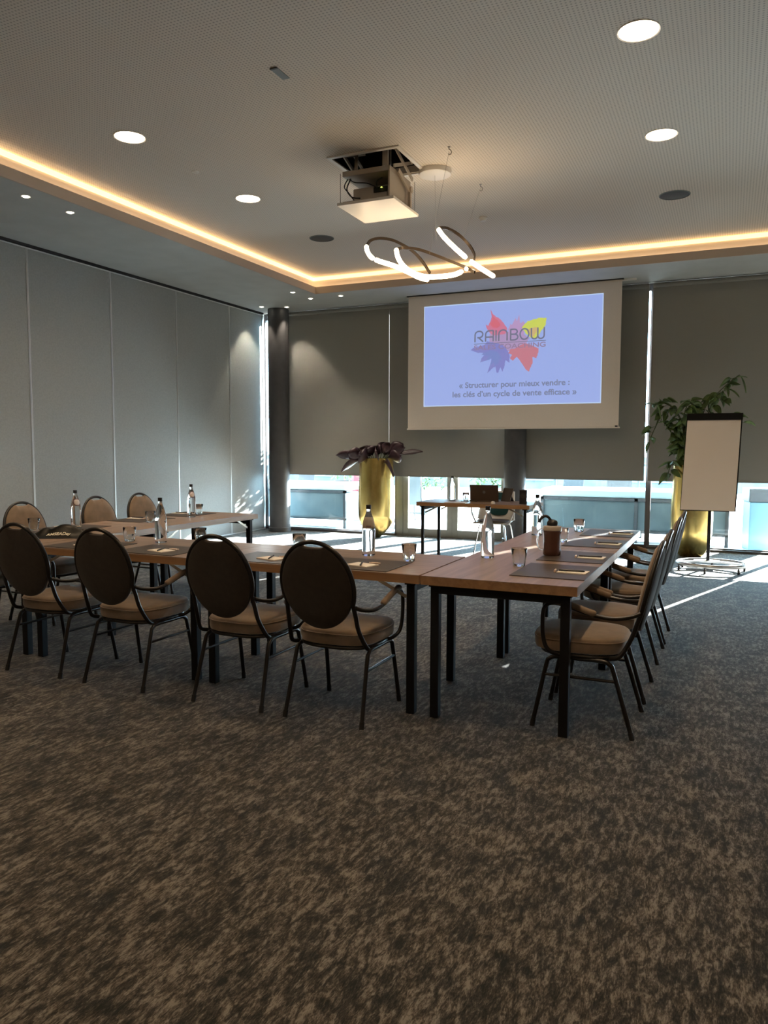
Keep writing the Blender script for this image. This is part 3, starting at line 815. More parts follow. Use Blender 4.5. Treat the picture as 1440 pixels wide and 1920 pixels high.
def T3(off): return lambda u, v, w: (u, -0.003-off-w, v)
sl = MB().poly([(FX0, FZ0), (FX1, FZ0), (FX1, FZ1), (FX0, FZ1)], 0.0003, T3(0)).build('projected_slide', GS['edge'], t)
MB().poly([(FX0+0.014, FZ0+0.014), (FX1-0.014, FZ0+0.014), (FX1-0.014, FZ1-0.014), (FX0+0.014, FZ1-0.014)], 0.0003, T3(0.0006)).build('slide_background', GS['bg'], sl)
SP = dict(
 red=[(-3.248,3.409),(-3.208,3.332),(-3.107,3.262),(-3.04,3.184),(-2.995,3.119),(-3.016,3.057),(-3.104,3.019),(-3.226,3.047),(-3.294,3.126),(-3.323,3.197),(-3.283,3.173),(-3.251,3.229),(-3.229,3.291)],
 pink=[(-2.953,3.189),(-2.931,3.167),(-2.878,3.258),(-2.856,3.215),(-2.825,3.307),(-2.807,3.18),(-2.759,3.209),(-2.736,3.145),(-2.755,3.021),(-2.885,3.007),(-2.961,3.032),(-2.984,3.107)],
 yellow=[(-2.758,3.156),(-2.705,3.205),(-2.62,3.226),(-2.525,3.24),(-2.431,3.234),(-2.44,3.157),(-2.47,3.098),(-2.521,3.028),(-2.562,2.948),(-2.647,2.963),(-2.734,3.04),(-2.779,3.116)],
 blue=[(-3.291,2.955),(-3.191,2.929),(-3.057,2.89),(-3.002,2.824),(-2.956,2.737),(-2.955,2.631),(-3.01,2.676),(-3.031,2.582),(-3.062,2.508),(-3.086,2.573),(-3.117,2.495),(-3.145,2.501),(-3.163,2.587),(-3.218,2.557),(-3.285,2.495),(-3.252,2.59),(-3.231,2.654),(-3.221,2.728),(-3.299,2.678),(-3.399,2.655),(-3.355,2.734),(-3.278,2.795),(-3.424,2.791),(-3.544,2.84),(-3.47,2.879),(-3.335,2.904)],
 red2=[(-2.947,2.821),(-2.839,2.879),(-2.732,2.894),(-2.624,2.857),(-2.533,2.811),(-2.537,2.76),(-2.567,2.678),(-2.621,2.701),(-2.619,2.617),(-2.645,2.556),(-2.671,2.494),(-2.714,2.527),(-2.758,2.592),(-2.803,2.657),(-2.847,2.711),(-2.901,2.661),(-2.945,2.684),(-2.924,2.746),(-2.979,2.77)],
 haze=[(-3.259,3.049),(-3.104,3.062),(-2.951,3.074),(-2.777,3.043),(-2.669,2.964),(-2.731,2.873),(-2.881,2.797),(-3.012,2.803),(-3.124,2.893),(-3.258,2.943)])
def jag(pts, amp):
    out = []; k = len(pts); cx = sum(p[0] for p in pts)/k; cz = sum(p[1] for p in pts)/k
    for i in range(k):
        a, b = pts[i], pts[(i+1) % k]
        for j in range(4):
            f = j/4; x = a[0]+(b[0]-a[0])*f; z = a[1]+(b[1]-a[1])*f
            if j: r = random.uniform(-amp, amp); d = math.hypot(x-cx, z-cz)+1e-6; x += (x-cx)/d*r; z += (z-cz)/d*r
            out.append((x, z))
    return out
def shrink(pts, k, dx=0, dz=0):
    n = len(pts); cx = sum(p[0] for p in pts)/n; cz = sum(p[1] for p in pts)/n
    return [(cx+(x-cx)*k+dx, cz+(z-cz)*k+dz) for x, z in pts]
for i, (kname, amp) in enumerate((('haze', 0.006), ('red', 0.007), ('pink', 0.008), ('yellow', 0.007), ('blue', 0.008), ('red2', 0.007))):
    MB().poly(jag(SP[kname], amp), 0.0002, T3(0.0012+0.0003*i)).build('logo_splash', GS[kname], sl)
MB().poly(jag(shrink(SP['red'], 0.5, -0.01, 0.03), 0.004), 0.0002, T3(0.0032)).build('logo_splash', GS['redc'], sl)
MB().poly(jag(shrink(SP['yellow'], 0.45, -0.03, -0.06), 0.004), 0.0002, T3(0.0032)).build('logo_splash', GS['yelc'], sl)
MB().poly(jag(shrink(SP['blue'], 0.5, 0.0, 0.0), 0.004), 0.0002, T3(0.0032)).build('logo_splash', GS['bluec'], sl)
MB().poly(jag(shrink(SP['haze'], 0.8, 0.02, 0.0), 0.004), 0.0002, T3(0.0034)).build('logo_splash', GS['haze'], sl)
# RAINBOW drawn as rounded strokes
def arc(cx, cz, rx, rz, a0, a1, n=9):
    return [(cx+rx*math.cos(math.radians(a0+(a1-a0)*i/n)), cz+rz*math.sin(math.radians(a0+(a1-a0)*i/n))) for i in range(n+1)]
def letters():
    S = []
    S.append([[(0, 0), (0, 0.62)]+arc(0.3, 0.66, 0.3, 0.34, 180, 90)+arc(0.36, 0.70, 0.26, 0.30, 90, -90)+[(0.2, 0.40)], [(0.28, 0.40), (0.64, 0)]])       # R
    S.append([[(0, 0), (0, 0.62)]+arc(0.3, 0.66, 0.3, 0.34, 180, 90)+[(0.6, 1.0), (0.6, 0)], [(0, 0.40), (0.6, 0.40)]])                                    # A
    S.append([[(0, 0), (0, 1)]])                                                                                                                         # I
    S.append([[(0, 0), (0, 0.62)]+arc(0.32, 0.66, 0.32, 0.34, 180, 0)+[(0.64, 0)]])                                                                        # N
    S.append([[(0.1, 0), (0.1, 1), (0.36, 1)]+arc(0.38, 0.77, 0.22, 0.23, 90, -90)+[(0.12, 0.54)], [(0.36, 0.54)]+arc(0.38, 0.27, 0.27, 0.27, 90, -90)+[(0.1, 0)]])  # B
    S.append([arc(0.33, 0.5, 0.33, 0.5, 0, 360, 20)])                                                                                                      # O
    S.append([[(0, 1), (0, 0.34)]+arc(0.24, 0.30, 0.24, 0.30, 180, 360)+[(0.48, 1.0)], [(0.48, 0.34)]+arc(0.72, 0.30, 0.24, 0.30, 180, 360)+[(0.96, 1)]])  # W
    return S
wb = MB(); x = -3.475; HT = 0.150
for sset, wdt, gap in zip(letters(), (0.62, 0.60, 0.0, 0.64, 0.65, 0.66, 0.96), (0.042, 0.042, 0.042, 0.033, 0.033, 0.037, 0)):
    kx = 0.190
    for st in sset:
        for a, b in zip(st[:-1], st[1:]):
            pa = Vector((x+a[0]*kx, 0, 2.952+a[1]*HT)); pb_ = Vector((x+b[0]*kx, 0, 2.952+b[1]*HT))
            d = (pb_-pa)
            if d.length < 1e-5: continue
            d.normalize(); nrm_ = Vector((-d.z, 0, d.x))*0.0105; e_ = d*0.004
            q = [pa-e_-nrm_, pb_+e_-nrm_, pb_+e_+nrm_, pa-e_+nrm_]
            wb.poly([(p.x, p.z) for p in q], 0.0002, T3(0.0040))
    x += wdt*kx+gap
wb.build('logo_lettering', GS['ink'], sl)
MB().poly([(-3.49, 2.918), (-2.435, 2.918), (-2.435, 2.926), (-3.49, 2.926)], 0.0002, T3(0.0040)).build('logo_rule', GS['ink'], sl)
RX = Matrix.Rotation(PI/2, 4, 'X')
text_mesh('logo_subtitle', 'SALES COACHING', 0.095, GS['inkp'], sl, Matrix.Translation((-3.488, -0.0078, 2.836)) @ RX, bold=0.0016, width=1.05)
text_mesh('slide_text', '« Structurer pour mieux vendre :', 0.115, GS['inkt'], sl, Matrix.Translation((-3.712, -0.0072, 2.292)) @ RX, bold=0.0028, width=1.62)
text_mesh('slide_text', 'les clés d’un cycle de vente efficace »', 0.115, GS['inkt'], sl, Matrix.Translation((-3.812, -0.0072, 2.160)) @ RX, bold=0.0028, width=1.82)

# ------------------------------------------------------------------ projector lift
t = thing('projector_lift', 'projector on a scissor lift lowered from an open ceiling hatch', 'projector lift', (-2.99, 6.53, 0))
fr = MB(); ringbox(fr, (-0.31, 0.31, -0.315, 0.315), (-0.345, 0.345, -0.35, 0.35), HU-0.012, HU+0.002); fr.build('hatch_frame', MT['white'], t)
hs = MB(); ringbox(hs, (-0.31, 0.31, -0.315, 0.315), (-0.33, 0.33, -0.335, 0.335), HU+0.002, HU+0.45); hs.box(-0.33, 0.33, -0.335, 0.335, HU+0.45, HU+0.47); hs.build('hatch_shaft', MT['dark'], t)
MB().box(-0.275, 0.275, -0.29, 0.29, 3.540, 3.565).build('cover_panel', MT['white'], t, bevel=0.003)
MB().box(-0.245, 0.215, -0.24, 0.24, 3.80, 3.845).build('upper_tray', MT['offwhite'], t, bevel=0.004)
lb = MB(); lb.box(0.20, 0.215, -0.24, 0.24, 3.566, 3.80); lb.box(-0.24, 0.215, 0.228, 0.24, 3.566, 3.80); lb.box(-0.24, 0.20, -0.24, 0.228, 3.565, 3.585)
lb.build('cradle', MT['offwhite'], t)
pj = MB().box(-0.19, 0.15, -0.14, 0.19, 3.592, 3.72).build('projector_body', MT['offwhite'], t, bevel=0.012)
MB().lathe([(0.04, -0.03), (0.045, 0.0), (0.03, 0.0)], n=20).build('lens', MT['dark'], pj, smooth=True, loc=(0.0, 0.19, 3.65)).rotation_euler = (PI/2, 0, 0)
MB().box(0.02, 0.15, -0.152, -0.14, 3.66, 3.705).build('port_panel', MT['dark'], pj)
MB().lathe([(0.0, 0.0), (0.008, 0.002), (0.008, 0.006), (0.0, 0.008)], n=12).build('status_light', MT['ledgreen'], pj, loc=(0.10, -0.156, 3.69))
cb = MB()
cb.tube(smooth_path([(-0.20, -0.19, 3.79), (-0.13, -0.22, 3.745), (-0.02, -0.20, 3.73), (0.05, -0.16, 3.70)], 6), 0.005, 8)
cb.tube(smooth_path([(-0.21, -0.20, 3.79), (-0.235, -0.22, 3.72), (-0.19, -0.22, 3.66), (-0.15, -0.2, 3.60)], 6), 0.005, 8)
cb.tube(smooth_path([(-0.18, -0.20, 3.79), (-0.215, -0.21, 3.70), (-0.17, -0.2, 3.63), (-0.10, -0.17, 3.62)], 6), 0.006, 8)
cb.tube(smooth_path([(0.06, -0.16, 3.69), (0.07, -0.19, 3.74), (0.13, -0.2, 3.76)], 6), 0.006, 8)
cb.build('cable', MT['cap'], t, smooth=True)
for s in (-1, 1):
    sx = 0.235*s
    sc_ = MB()
    for z0, z1 in ((3.845, 3.995), (3.995, 4.145), (4.145, 4.295)):
        sc_.bar((sx, -0.2, z0), (sx, 0.2, z1), 0.012, 0.030); sc_.bar((sx+0.014*s, 0.2, z0), (sx+0.014*s, -0.2, z1), 0.012, 0.030)
    sc_.build('scissor_arm', MT['offwhite'], t)
sc_ = MB()
sc_.bar((0.02, 0.15, 3.845), (0.02, 0.15, 4.38), 0.07, 0.02, (0, 1, 0)); sc_.bar((0.17, -0.23, 3.845), (0.17, -0.23, 4.38), 0.05, 0.02, (0, 1, 0))
sc_.bar((-0.2, 0.0, 4.38), (-0.12, -0.22, 3.845), 0.03, 0.012); sc_.bar((-0.02, 0.2, 4.25), (0.16, -0.2, 4.02), 0.03, 0.012)
sc_.build('guide_rail', MT['offwhite'], t)
sc_ = MB()
sc_.bar((0.235, -0.10, 3.84), (0.255, 0.15, 3.72), 0.014, 0.045); sc_.tube([(0.24, 0.13, 3.735), (0.275, 0.13, 3.735)], 0.028, 16)
sc_.bar((0.25, 0.13, 3.72), (0.25, 0.13, 3.58), 0.03, 0.03); sc_.build('lever_arm', MT['offwhite'], t)
for s in (-1, 1): MB().tube([(0.262*s, -0.245*(1 if s < 0 else -0.9), 3.565), (0.262*s, -0.245*(1 if s < 0 else -0.9), 3.83)], 0.003, 6).build('tie_rod', MT['wire'], t)

# ------------------------------------------------------------------ pendant
P1b = [(-2.645,6.9,2.975),(-2.704,6.805,2.986),(-2.78,6.728,3.025),(-2.896,6.686,3.08),(-3.048,6.686,3.138),(-3.15,6.728,3.191),(-3.231,6.805,3.271),(-3.288,6.9,3.348)]
P1d = [(-3.288,6.9,3.348),(-3.287,6.995,3.427),(-3.225,7.072,3.459),(-3.112,7.114,3.442),(-2.997,7.114,3.384),(-2.867,7.072,3.296),(-2.743,6.995,3.176),(-2.629,6.9,3.037)]
P2b = [(-2.908,6.75,3.246),(-2.851,6.655,3.151),(-2.765,6.578,3.05),(-2.649,6.536,2.965),(-2.52,6.536,2.921),(-2.385,6.578,2.922),(-2.287,6.655,2.948),(-2.214,6.75,3.012)]
P2d = [(-2.908,6.75,3.246),(-2.89,6.86,3.284),(-2.76,6.941,3.275),(-2.582,6.97,3.205),(-2.412,6.941,3.124),(-2.256,6.86,3.044),(-2.144,6.75,2.973)]
P3b = [(-2.585,7.0,3.457),(-2.484,6.871,3.346),(-2.362,6.791,3.228),(-2.234,6.791,3.112),(-2.133,6.871,3.035),(-2.034,7.0,2.972)]
P3d = [(-2.574,7.0,3.471),(-2.546,7.129,3.495),(-2.455,7.209,3.446),(-2.346,7.209,3.335),(-2.267,7.129,3.22),(-2.23,7.0,3.139)]
t = thing('pendant_light', 'looping ribbon pendant lamp with glowing curves above the tables', 'lamp', (-2.65, 6.9, 0))
def rel(p): return [(x+2.65, y-6.9, z) for x, y, z in p]
def seg(p, a, b):
    q = smooth_path(rel(p), 8); n = len(q); return q[int(a*n):max(int(b*n), int(a*n)+2)]
for p, cuts in ((P1b, ((0, 0.66), (0.68, 1))), (P2b, ((0, 0.93), (0.95, 1.0))), (P3b, ((0, 0.62), (0.645, 1)))):
    for a, b in cuts:
        q = seg(p, a, b)
        if len(q) < 3: continue
        n = len(q); rr = [0.021 if 0 < i < n-1 else 0.013 for i in range(n)]
        MB().tube(q, rr, 12).build('glowing_tube', MT['pend'], t, smooth=True)
for p in (P1d, P2d, P3d):
    q = smooth_path(rel(p), 8); m = MB()
    for a, b in zip(q[:-1], q[1:]): m.bar(a, b+(b-a)*0.08, 0.014, 0.026)
    m.build('frame_loop', MT['pendframe'], t)
cx, cy = -2.575+2.65, 6.87-6.9
MB().lathe([(0.0, -0.045), (0.138, -0.045), (0.148, -0.040), (0.150, -0.034), (0.150, 0.0)], c=(cx, cy, HU), n=40).build('canopy', MT['white'], t, smooth=True)
wr = MB()
wr.tube([(cx, cy, HU-0.045), (0.0, 0.21, 3.40)], 0.0012, 5); wr.tube([(-2.27+2.65, 6.39-6.9, HU-0.04), (-2.50+2.65, 6.55-6.9, 3.12)], 0.0012, 5)
wr.tube([(-2.30+2.65, 7.39-6.9, HU-0.04), (-2.40+2.65, 7.2-6.9, 3.41)], 0.0012, 5)
wr.build('suspension_wire', MT['wire'], t)
for hx, hy, w in ((-2.27, 6.39, 'small ceiling hook above the white lamp canopy'), (-2.30, 7.39, 'small ceiling hook above the smoke detector')):
    o = MB().tube(smooth_path([(0, 0, 0), (0, 0, -0.02), (0.015, 0.0, -0.03), (0.022, 0, -0.05), (0.012, 0, -0.065), (-0.004, 0, -0.058)], 4), 0.004, 8)
    o.tube([(0, 0, 0), (0, 0, -0.006)], 0.012, 12)
    tag(o.build('ceiling_hook', MT['wire'], smooth=True, loc=(hx, hy, HU)), w, 'hook')

for x, y, w in ((-4.64, 8.47, 'round dark ceiling speaker left of the ribbon pendant'), (-0.605, 8.48, 'round dark ceiling speaker on the right side')):
    t = thing('ceiling_speaker', w, 'speaker', (x, y, HU), group='round ceiling speakers')
    MB().lathe([(0.0, -0.004), (0.135, -0.005), (0.141, -0.002), (0.141, -0.0002)], n=40).build('grille', MT['mesh_black'], t, smooth=True)
    MB().lathe([(0.142, -0.0002), (0.142, -0.006), (0.150, -0.004), (0.151, -0.0002)], n=40).build('rim', MT['greyplastic'], t, smooth=True)
t = thing('smoke_detector', 'small round white smoke detector beyond the pendant lamp', 'smoke detector', (-2.59, 8.44, HU))
MB().lathe([(0.045, 0.0), (0.045, -0.012), (0.040, -0.016), (0.036, -0.016), (0.034, -0.030), (0.026, -0.038), (0.0, -0.040)], n=28).build('housing', MT['white'], t, smooth=True)
t = thing('motion_sensor', 'tiny white ceiling sensor between the two left downlights', 'sensor', (-4.62, 6.01, HU))
MB().lathe([(0.035, 0.0), (0.035, -0.005), (0.020, -0.010), (0.0, -0.016)], n=20).build('dome', MT['white'], t, smooth=True)
t = thing('ceiling_vent', 'small grey rectangular plate in the ceiling, upper left', 'vent', (-2.90, 4.71, HU), 0.0)
MB().box(-0.028, 0.028, -0.085, 0.085, -0.004, 0.0).build('plate', MT['greyplastic'], t)
MB().box(-0.028, 0.028, -0.085, -0.070, -0.008, -0.004).build('plate_edge', MT['cap'], t)

# ------------------------------------------------------------------ planters
def pot_mesh(t, r, h, bottom):
    prof = [(0.0, 0.0), (bottom, 0.0), (bottom+0.035, 0.03)]
    k = 14
    for i in range(1, k+1):
        f = i/k; z = 0.03+0.33*f; prof.append((bottom+0.035+(r*1.05-bottom-0.035)*math.sin(f*PI/2)**0.9, z))
    for z, q in ((0.5, 1.06), (0.7, 1.05), (0.9, 1.02), (1.1, 1.0), (h-0.02, 0.995), (h, 0.99)): prof.append((r*q, z))
    prof += [(r*0.93, h), (r*0.92, h-0.08), (0.0, h-0.08)]
    return MB().lathe(prof, n=56).build('pot', MT['gold'], t, smooth=True)
def leaf(mb, base, direction, length, width, droop=0.3, curl=0.15, n=7, tip=0.5, twist=0.0):
    """a cupped, drooping blade"""
    d = Vector(direction).normalized(); side = d.cross(Vector((0, 0, 1)))
    if side.length < 0.05: side = Vector((1, 0, 0))
    side.normalize(); side = (Matrix.Rotation(twist, 3, d) @ side).normalized(); upn = side.cross(d); base = Vector(base); vv, ff = [], []
    for i in range(n+1):
        f = i/n; w = width*0.5*(math.sin(PI*min(1, f**tip))**0.8 if 0 < f < 1 else 0.04)
        c_ = base+d*length*f+Vector((0, 0, -1))*droop*length*f*f
        for s in (-1, -0.5, 0, 0.5, 1): vv.append(c_+side*w*s+upn*curl*width*s*s*(0.6))
    for i in range(n):
        for j in range(4): ff.append((i*5+j, i*5+j+1, (i+1)*5+j+1, (i+1)*5+j))
    o = len(mb.v); mb.add(vv, ff)
t = thing('potted_plant', 'tall gold pot with broad dark purple leaves, left of the doors', 'potted plant', (-5.055, 10.98, 0))
pot_mesh(t, 0.268, 1.245, 0.055)
MB().lathe([(0.0, 1.17), (0.246, 1.17)], n=30).build('soil', MT['soil'], t)
fo = MB(); st = MB(); rnd = random.Random(3)
spec = [(180, 30, .30, .15), (200, 10, .50, .12), (160, 12, .58, .09), (215, 22, .36, .17), (190, 48, .26, .18), (240, 35, .24, .20), (150, 50, .28, .17), (120, 55, .25, .18),
        (100, 65, .26, .19), (270, 60, .24, .19), (300, 58, .30, .16), (20, 66, .30, .15), (0, 40, .42, .16), (350, 28, .46, .17), (335, 8, .42, .16), (10, 14, .60, .09),
        (320, -12, .44, .17), (30, 35, .35, .15), (60, 45, .30, .18), (260, 20, .30, .2), (225, 60, .2, .16), (200, -8, .42, .13), (290, 30, .28, .18), (75, 70, .3, .17)]
for az, el, ln, wd in spec:
    a, e = math.radians(az), math.radians(el)
    d = Vector((math.cos(a)*math.cos(e), math.sin(a)*math.cos(e), math.sin(e)))
    b0 = Vector((math.cos(a)*0.08, math.sin(a)*0.08, 1.16)); b1 = b0+d*(ln*0.42)+Vector((0, 0, 0.04+(0.03 if el < 15 else 0)))
    st.tube([b0, (b0+b1)/2+Vector((0, 0, 0.02)), b1], 0.006, 6)
    leaf(fo, b1, d, ln*0.72, wd*1.4, droop=0.12+(0.35 if el < 0 else 0.0), curl=0.25, tip=1.25, twist=(1 if len(fo.v) % 80 else -1)*rnd.uniform(0.6, 1.5))
fl = fo.build('foliage', MT['purple'], t, smooth=True, angle=90); md = fl.modifiers.new('thickness', 'SOLIDIFY'); md.thickness = 0.003
st.build('stem', MT['stem'], t, smooth=True)

t = thing('potted_plant', 'tall gold pot with trailing green leaves behind the flipchart', 'potted plant', (-0.43, 10.80, 0))
pot_mesh(t, 0.245, 1.20, 0.13)
MB().lathe([(0.0, 1.12), (0.225, 1.12)], n=30).build('soil', MT['soil'], t)
fo = MB(); st = MB()
branches = [([(-0.05, 0, 1.12), (-0.10, -0.05, 1.5), (-0.20, -0.05, 1.85), (-0.38, -0.02, 2.0), (-0.50, 0.0, 1.98)], 15),
            ([(-0.03, 0, 1.12), (-0.10, -0.10, 1.45), (-0.14, -0.12, 1.75), (-0.08, -0.10, 2.0), (0.0, -0.05, 1.93)], 18),
            ([(0.03, 0, 1.12), (0.06, 0.05, 1.6), (0.12, 0.02, 1.95), (0.25, 0, 2.10), (0.32, 0, 2.02)], 12),
            ([(0.05, 0, 1.12), (0.12, 0.0, 1.7), (0.22, 0.0, 2.05), (0.36, 0.0, 2.22), (0.50, 0.02, 2.34)], 11),
            ([(-0.05, 0, 1.12), (-0.18, -0.08, 1.35), (-0.22, -0.12, 1.6), (-0.28, -0.05, 1.75)], 13),
            ([(-0.1, -0.05, 1.14), (-0.22, -0.1, 1.25), (-0.27, -0.12, 1.20), (-0.30, -0.12, 1.08)], 6),
            ([(0.0, -0.08, 1.14), (-0.10, -0.16, 1.35), (-0.12, -0.16, 1.55), (-0.10, -0.1, 1.70)], 14),
            ([(-0.28, -0.03, 1.9), (-0.40, -0.03, 1.85), (-0.48, 0, 1.7), (-0.56, 0, 1.50)], 5),
            ([(0.12, 0.0, 1.7), (0.30, 0.0, 1.85), (0.46, 0.0, 1.80), (0.55, 0, 1.70)], 5)]
for pts, nl in branches:
    q = smooth_path(pts, 8); st.tube(q, 0.006, 6)
    nl = int(nl*2.1)
    for i in range(nl):
        f = 0.12+0.88*i/(nl-1); p = q[min(int(f*(len(q)-1)), len(q)-1)]
        a = rnd.uniform(0, 2*PI); e = rnd.uniform(-0.7, 0.5)
        d = Vector((math.cos(a)*math.cos(e), math.sin(a)*math.cos(e), math.sin(e)))
        b1 = Vector(p)+d*rnd.uniform(0.02, 0.06); st.tube([p, b1], 0.0025, 5)
        leaf(fo, b1, d, rnd.uniform(0.12, 0.19), rnd.uniform(0.07, 0.11), droop=rnd.uniform(0.2, 0.6), curl=0.2, n=6, tip=0.75, twist=rnd.uniform(-1.4, 1.4))
fl = fo.build('foliage', MT['green'], t, smooth=True, angle=90); md = fl.modifiers.new('thickness', 'SOLIDIFY'); md.thickness = 0.0015
st.build('stem', MT['stem'], t, smooth=True)

# ------------------------------------------------------------------ flipchart
t = thing('flipchart', 'white flipchart on a black pole with oval wheeled base', 'flipchart', (-0.18, 9.72, 0))
bx0, bx1, zb, zt = -0.298, 0.288, 0.70, 1.815
tl = 0.12
def bp(u, z, off): return (u-0.035*(zt-z)/(zt-zb), (z-zb)/(zt-zb)*tl*2-tl+off, z)
def slab(m, u0, u1, z0, z1, o0, o1):
    vv = [bp(u, z, o) for o in (o0, o1) for (u, z) in ((u0, z0), (u1, z0), (u1, z1), (u0, z1))]
    return m.add(vv, [(0,1,2,3),(4,7,6,5),(0,4,5,1),(1,5,6,2),(2,6,7,3),(3,7,4,0)])
slab(MB(), bx0, bx1+0.01, zb-0.012, zt, 0.0, 0.018).build('board_panel', MT['matteblack'], t)
slab(MB(), bx0+0.006, bx1-0.004, zb-0.002, zt-0.06, -0.014, -0.001).build('paper_pad', MT['flippaper'], t)
slab(MB(), bx0-0.003, bx1+0.013, zt-0.075, zt+0.004, -0.026, -0.003).build('paper_clamp', MT['matteblack'], t)
MB().box(-0.018, 0.018, -0.016, 0.016, 0.08, 1.1).build('pole', MT['leg'], t, loc=(-0.015, 0.055, 0))
ring = [(0.37*math.cos(a)+0.03, 0.30*math.sin(a)-0.12, 0.085) for a in [math.radians(i*360/36) for i in range(36)]]
m = MB(); m.tube(ring, 0.022, 10, closed=True); m.build('base_ring', MT['greymetal'], t, smooth=True)
m = MB(); m.bar((-0.015, 0.055, 0.085), (-0.30, -0.10, 0.085), 0.05, 0.02); m.bar((-0.015, 0.055, 0.085), (0.36, -0.10, 0.085), 0.05, 0.02); m.bar((-0.015, 0.05, 0.085), (0.02, 0.18, 0.085), 0.05, 0.02)
m.box(-0.17, 0.11, -0.03, 0.13, 0.076, 0.094)
m.build('base_plate', MT['greymetal'], t)
for a in (200, 260, 320, 20, 90, 150):
    a = math.radians(a); cx_, cy_ = 0.37*math.cos(a)+0.03, 0.30*math.sin(a)-0.12
    w = MB(); w.tube([(cx_-0.012, cy_, 0.026), (cx_+0.012, cy_, 0.026)], 0.026, 14); w.tube([(cx_, cy_, 0.05), (cx_, cy_, 0.075)], 0.009, 8)
    w.build('castor', MT['cap'], t, smooth=True)

# ------------------------------------------------------------------ things on the presenter table
t = thing('laptop', 'open dark laptop seen from the back on the presenter table', 'laptop', (-2.73, 9.10, TZ), math.radians(8))
MB().box(-0.175, 0.175, -0.01, 0.235, 0.0, 0.016).build('keyboard_base', MT['laptop'], t, bevel=0.004)
m = MB(); a = math.radians(15)
vv = []
for (u, s_) in ((-0.175, 0), (0.175, 0), (0.175, 0.20), (-0.175, 0.20)):
    for o in (0, 0.008): vv.append((u, -0.012-math.sin(a)*s_+o*math.cos(a), 0.014+math.cos(a)*s_+o*math.sin(a)))
m.add([vv[0], vv[2], vv[4], vv[6], vv[1], vv[3], vv[5], vv[7]], [(0,1,2,3),(4,7,6,5),(0,4,5,1),(1,5,6,2),(2,6,7,3),(3,7,4,0)])
lid = m.build('laptop_lid', MT['laptop'], t, bevel=0.003)
m = MB(); m.lathe([(0.0, -0.001), (0.018, -0.001), (0.018, 0.0005)], n=20); o = m.build('lid_emblem', MT['greyplastic'], lid, loc=(0.0, -0.012-math.sin(a)*0.11-0.001, 0.014+math.cos(a)*0.11)); o.rotation_euler = (PI/2+a, 0, 0)
t = thing('tablet_stand', 'small tablet leaning open beside the laptop', 'tablet', (-2.50, 9.22, TZ), math.radians(-35))
m = MB(); m.bar((-0.085, 0, 0.005), (-0.085, 0.05, 0.165), 0.005); m.add([(-0.085, 0, 0.004), (0.085, 0, 0.004), (0.085, 0.055, 0.165), (-0.085, 0.055, 0.165), (-0.085, 0.008, 0.002), (0.085, 0.008, 0.002), (0.085, 0.063, 0.163), (-0.085, 0.063, 0.163)],
      [(0,1,2,3),(4,7,6,5),(0,4,5,1),(1,5,6,2),(2,6,7,3),(3,7,4,0)])
m.build('tablet_panel', MT['laptop'], t)
MB().bar((0, 0.05, 0.12), (0, 0.11, 0.003), 0.06, 0.004).build('prop', MT['cap'], t)
t = thing('speaker_box', 'black upright desktop speaker at the right end of laptop table', 'speaker', (-2.205, 8.93, TZ), 0.15)
MB().box(-0.042, 0.042, -0.04, 0.04, 0.0, 0.168).build('cabinet', MT['cap'], t, bevel=0.004)
MB().lathe([(0.0, -0.001), (0.028, -0.001), (0.03, 0.0005)], n=24).build('speaker_cone', MT['mesh_black'], t, loc=(0.0, -0.0405, 0.1)).rotation_euler = (PI/2, 0, 0)
t = thing('computer_mouse', 'small white mouse at the table edge before the laptop', 'mouse', (-2.535, 8.80, TZ), 0.3)
MB().pad(superellipse(0.026, 0.045, 2.2, 24), [(0.95, 0.0), (1.0, 0.006), (0.95, 0.018), (0.75, 0.027), (0.4, 0.031), (0.1, 0.032)]).build('mouse_body', MT['white'], t, smooth=True)
t = thing('charging_cable', 'thin white cable lying between the tumbler and the laptop', 'cable', (-2.93, 9.0, TZ))
MB().tube(smooth_path([(-0.07, 0.02, 0.004), (-0.02, -0.04, 0.004), (0.04, 0.0, 0.012), (0.05, 0.05, 0.02), (0.09, 0.04, 0.006), (0.13, 0.0, 0.004)], 6), 0.004, 7).build('cord', MT['cap'], t, smooth=True)
t = thing('document', 'white papers lying flat left of the laptop', 'papers', (-2.98, 8.84, TZ), 0.08)
MB().box(-0.15, 0.10, -0.09, 0.09, 0.0003, 0.004).build('sheet_stack', MT['white'], t)

# presenter's chair, facing the room
t = thing('shell_chair', 'white shell chair with teal back pad behind the laptop table', 'chair', (-2.74, 9.62, 0), 0.0)
m = MB(); vv, ff = [], []
nu, nv = 16, 12
for j in range(nv+1):
    f = j/nv
    for i in range(nu+1):
        g = -1+2*i/nu
        if f < 0.5:
            y = -0.22+0.40*f*2; z = 0.445+0.05*g*g*f*2+0.015*(1-f*2)*0; x = g*(0.23)
        else:
            q = (f-0.5)*2; y = 0.18+0.08*q-0.05*0; z = 0.445+0.40*q; x = g*(0.25-0.04*q)
            y -= 0.14*g*g*(1-0.4*q); z += 0.05*g*g*(1-q)
        vv.append((x, y, z))
for j in range(nv):
    for i in range(nu): ff.append((j*(nu+1)+i, j*(nu+1)+i+1, (j+1)*(nu+1)+i+1, (j+1)*(nu+1)+i))
m.add(vv, ff); sh = m.build('seat_shell', MT['shell'], t, smooth=True, angle=80); md = sh.modifiers.new('thickness', 'SOLIDIFY'); md.thickness = 0.012
MB().pad(superellipse(0.19, 0.17, 3, 28), [(0.95, 0.0), (1, 0.01), (0.96, 0.028), (0.7, 0.034)], lambda u, v, w: (u, v-0.03, 0.458+w)).build('seat_pad', MT['greyseat'], t, smooth=True)
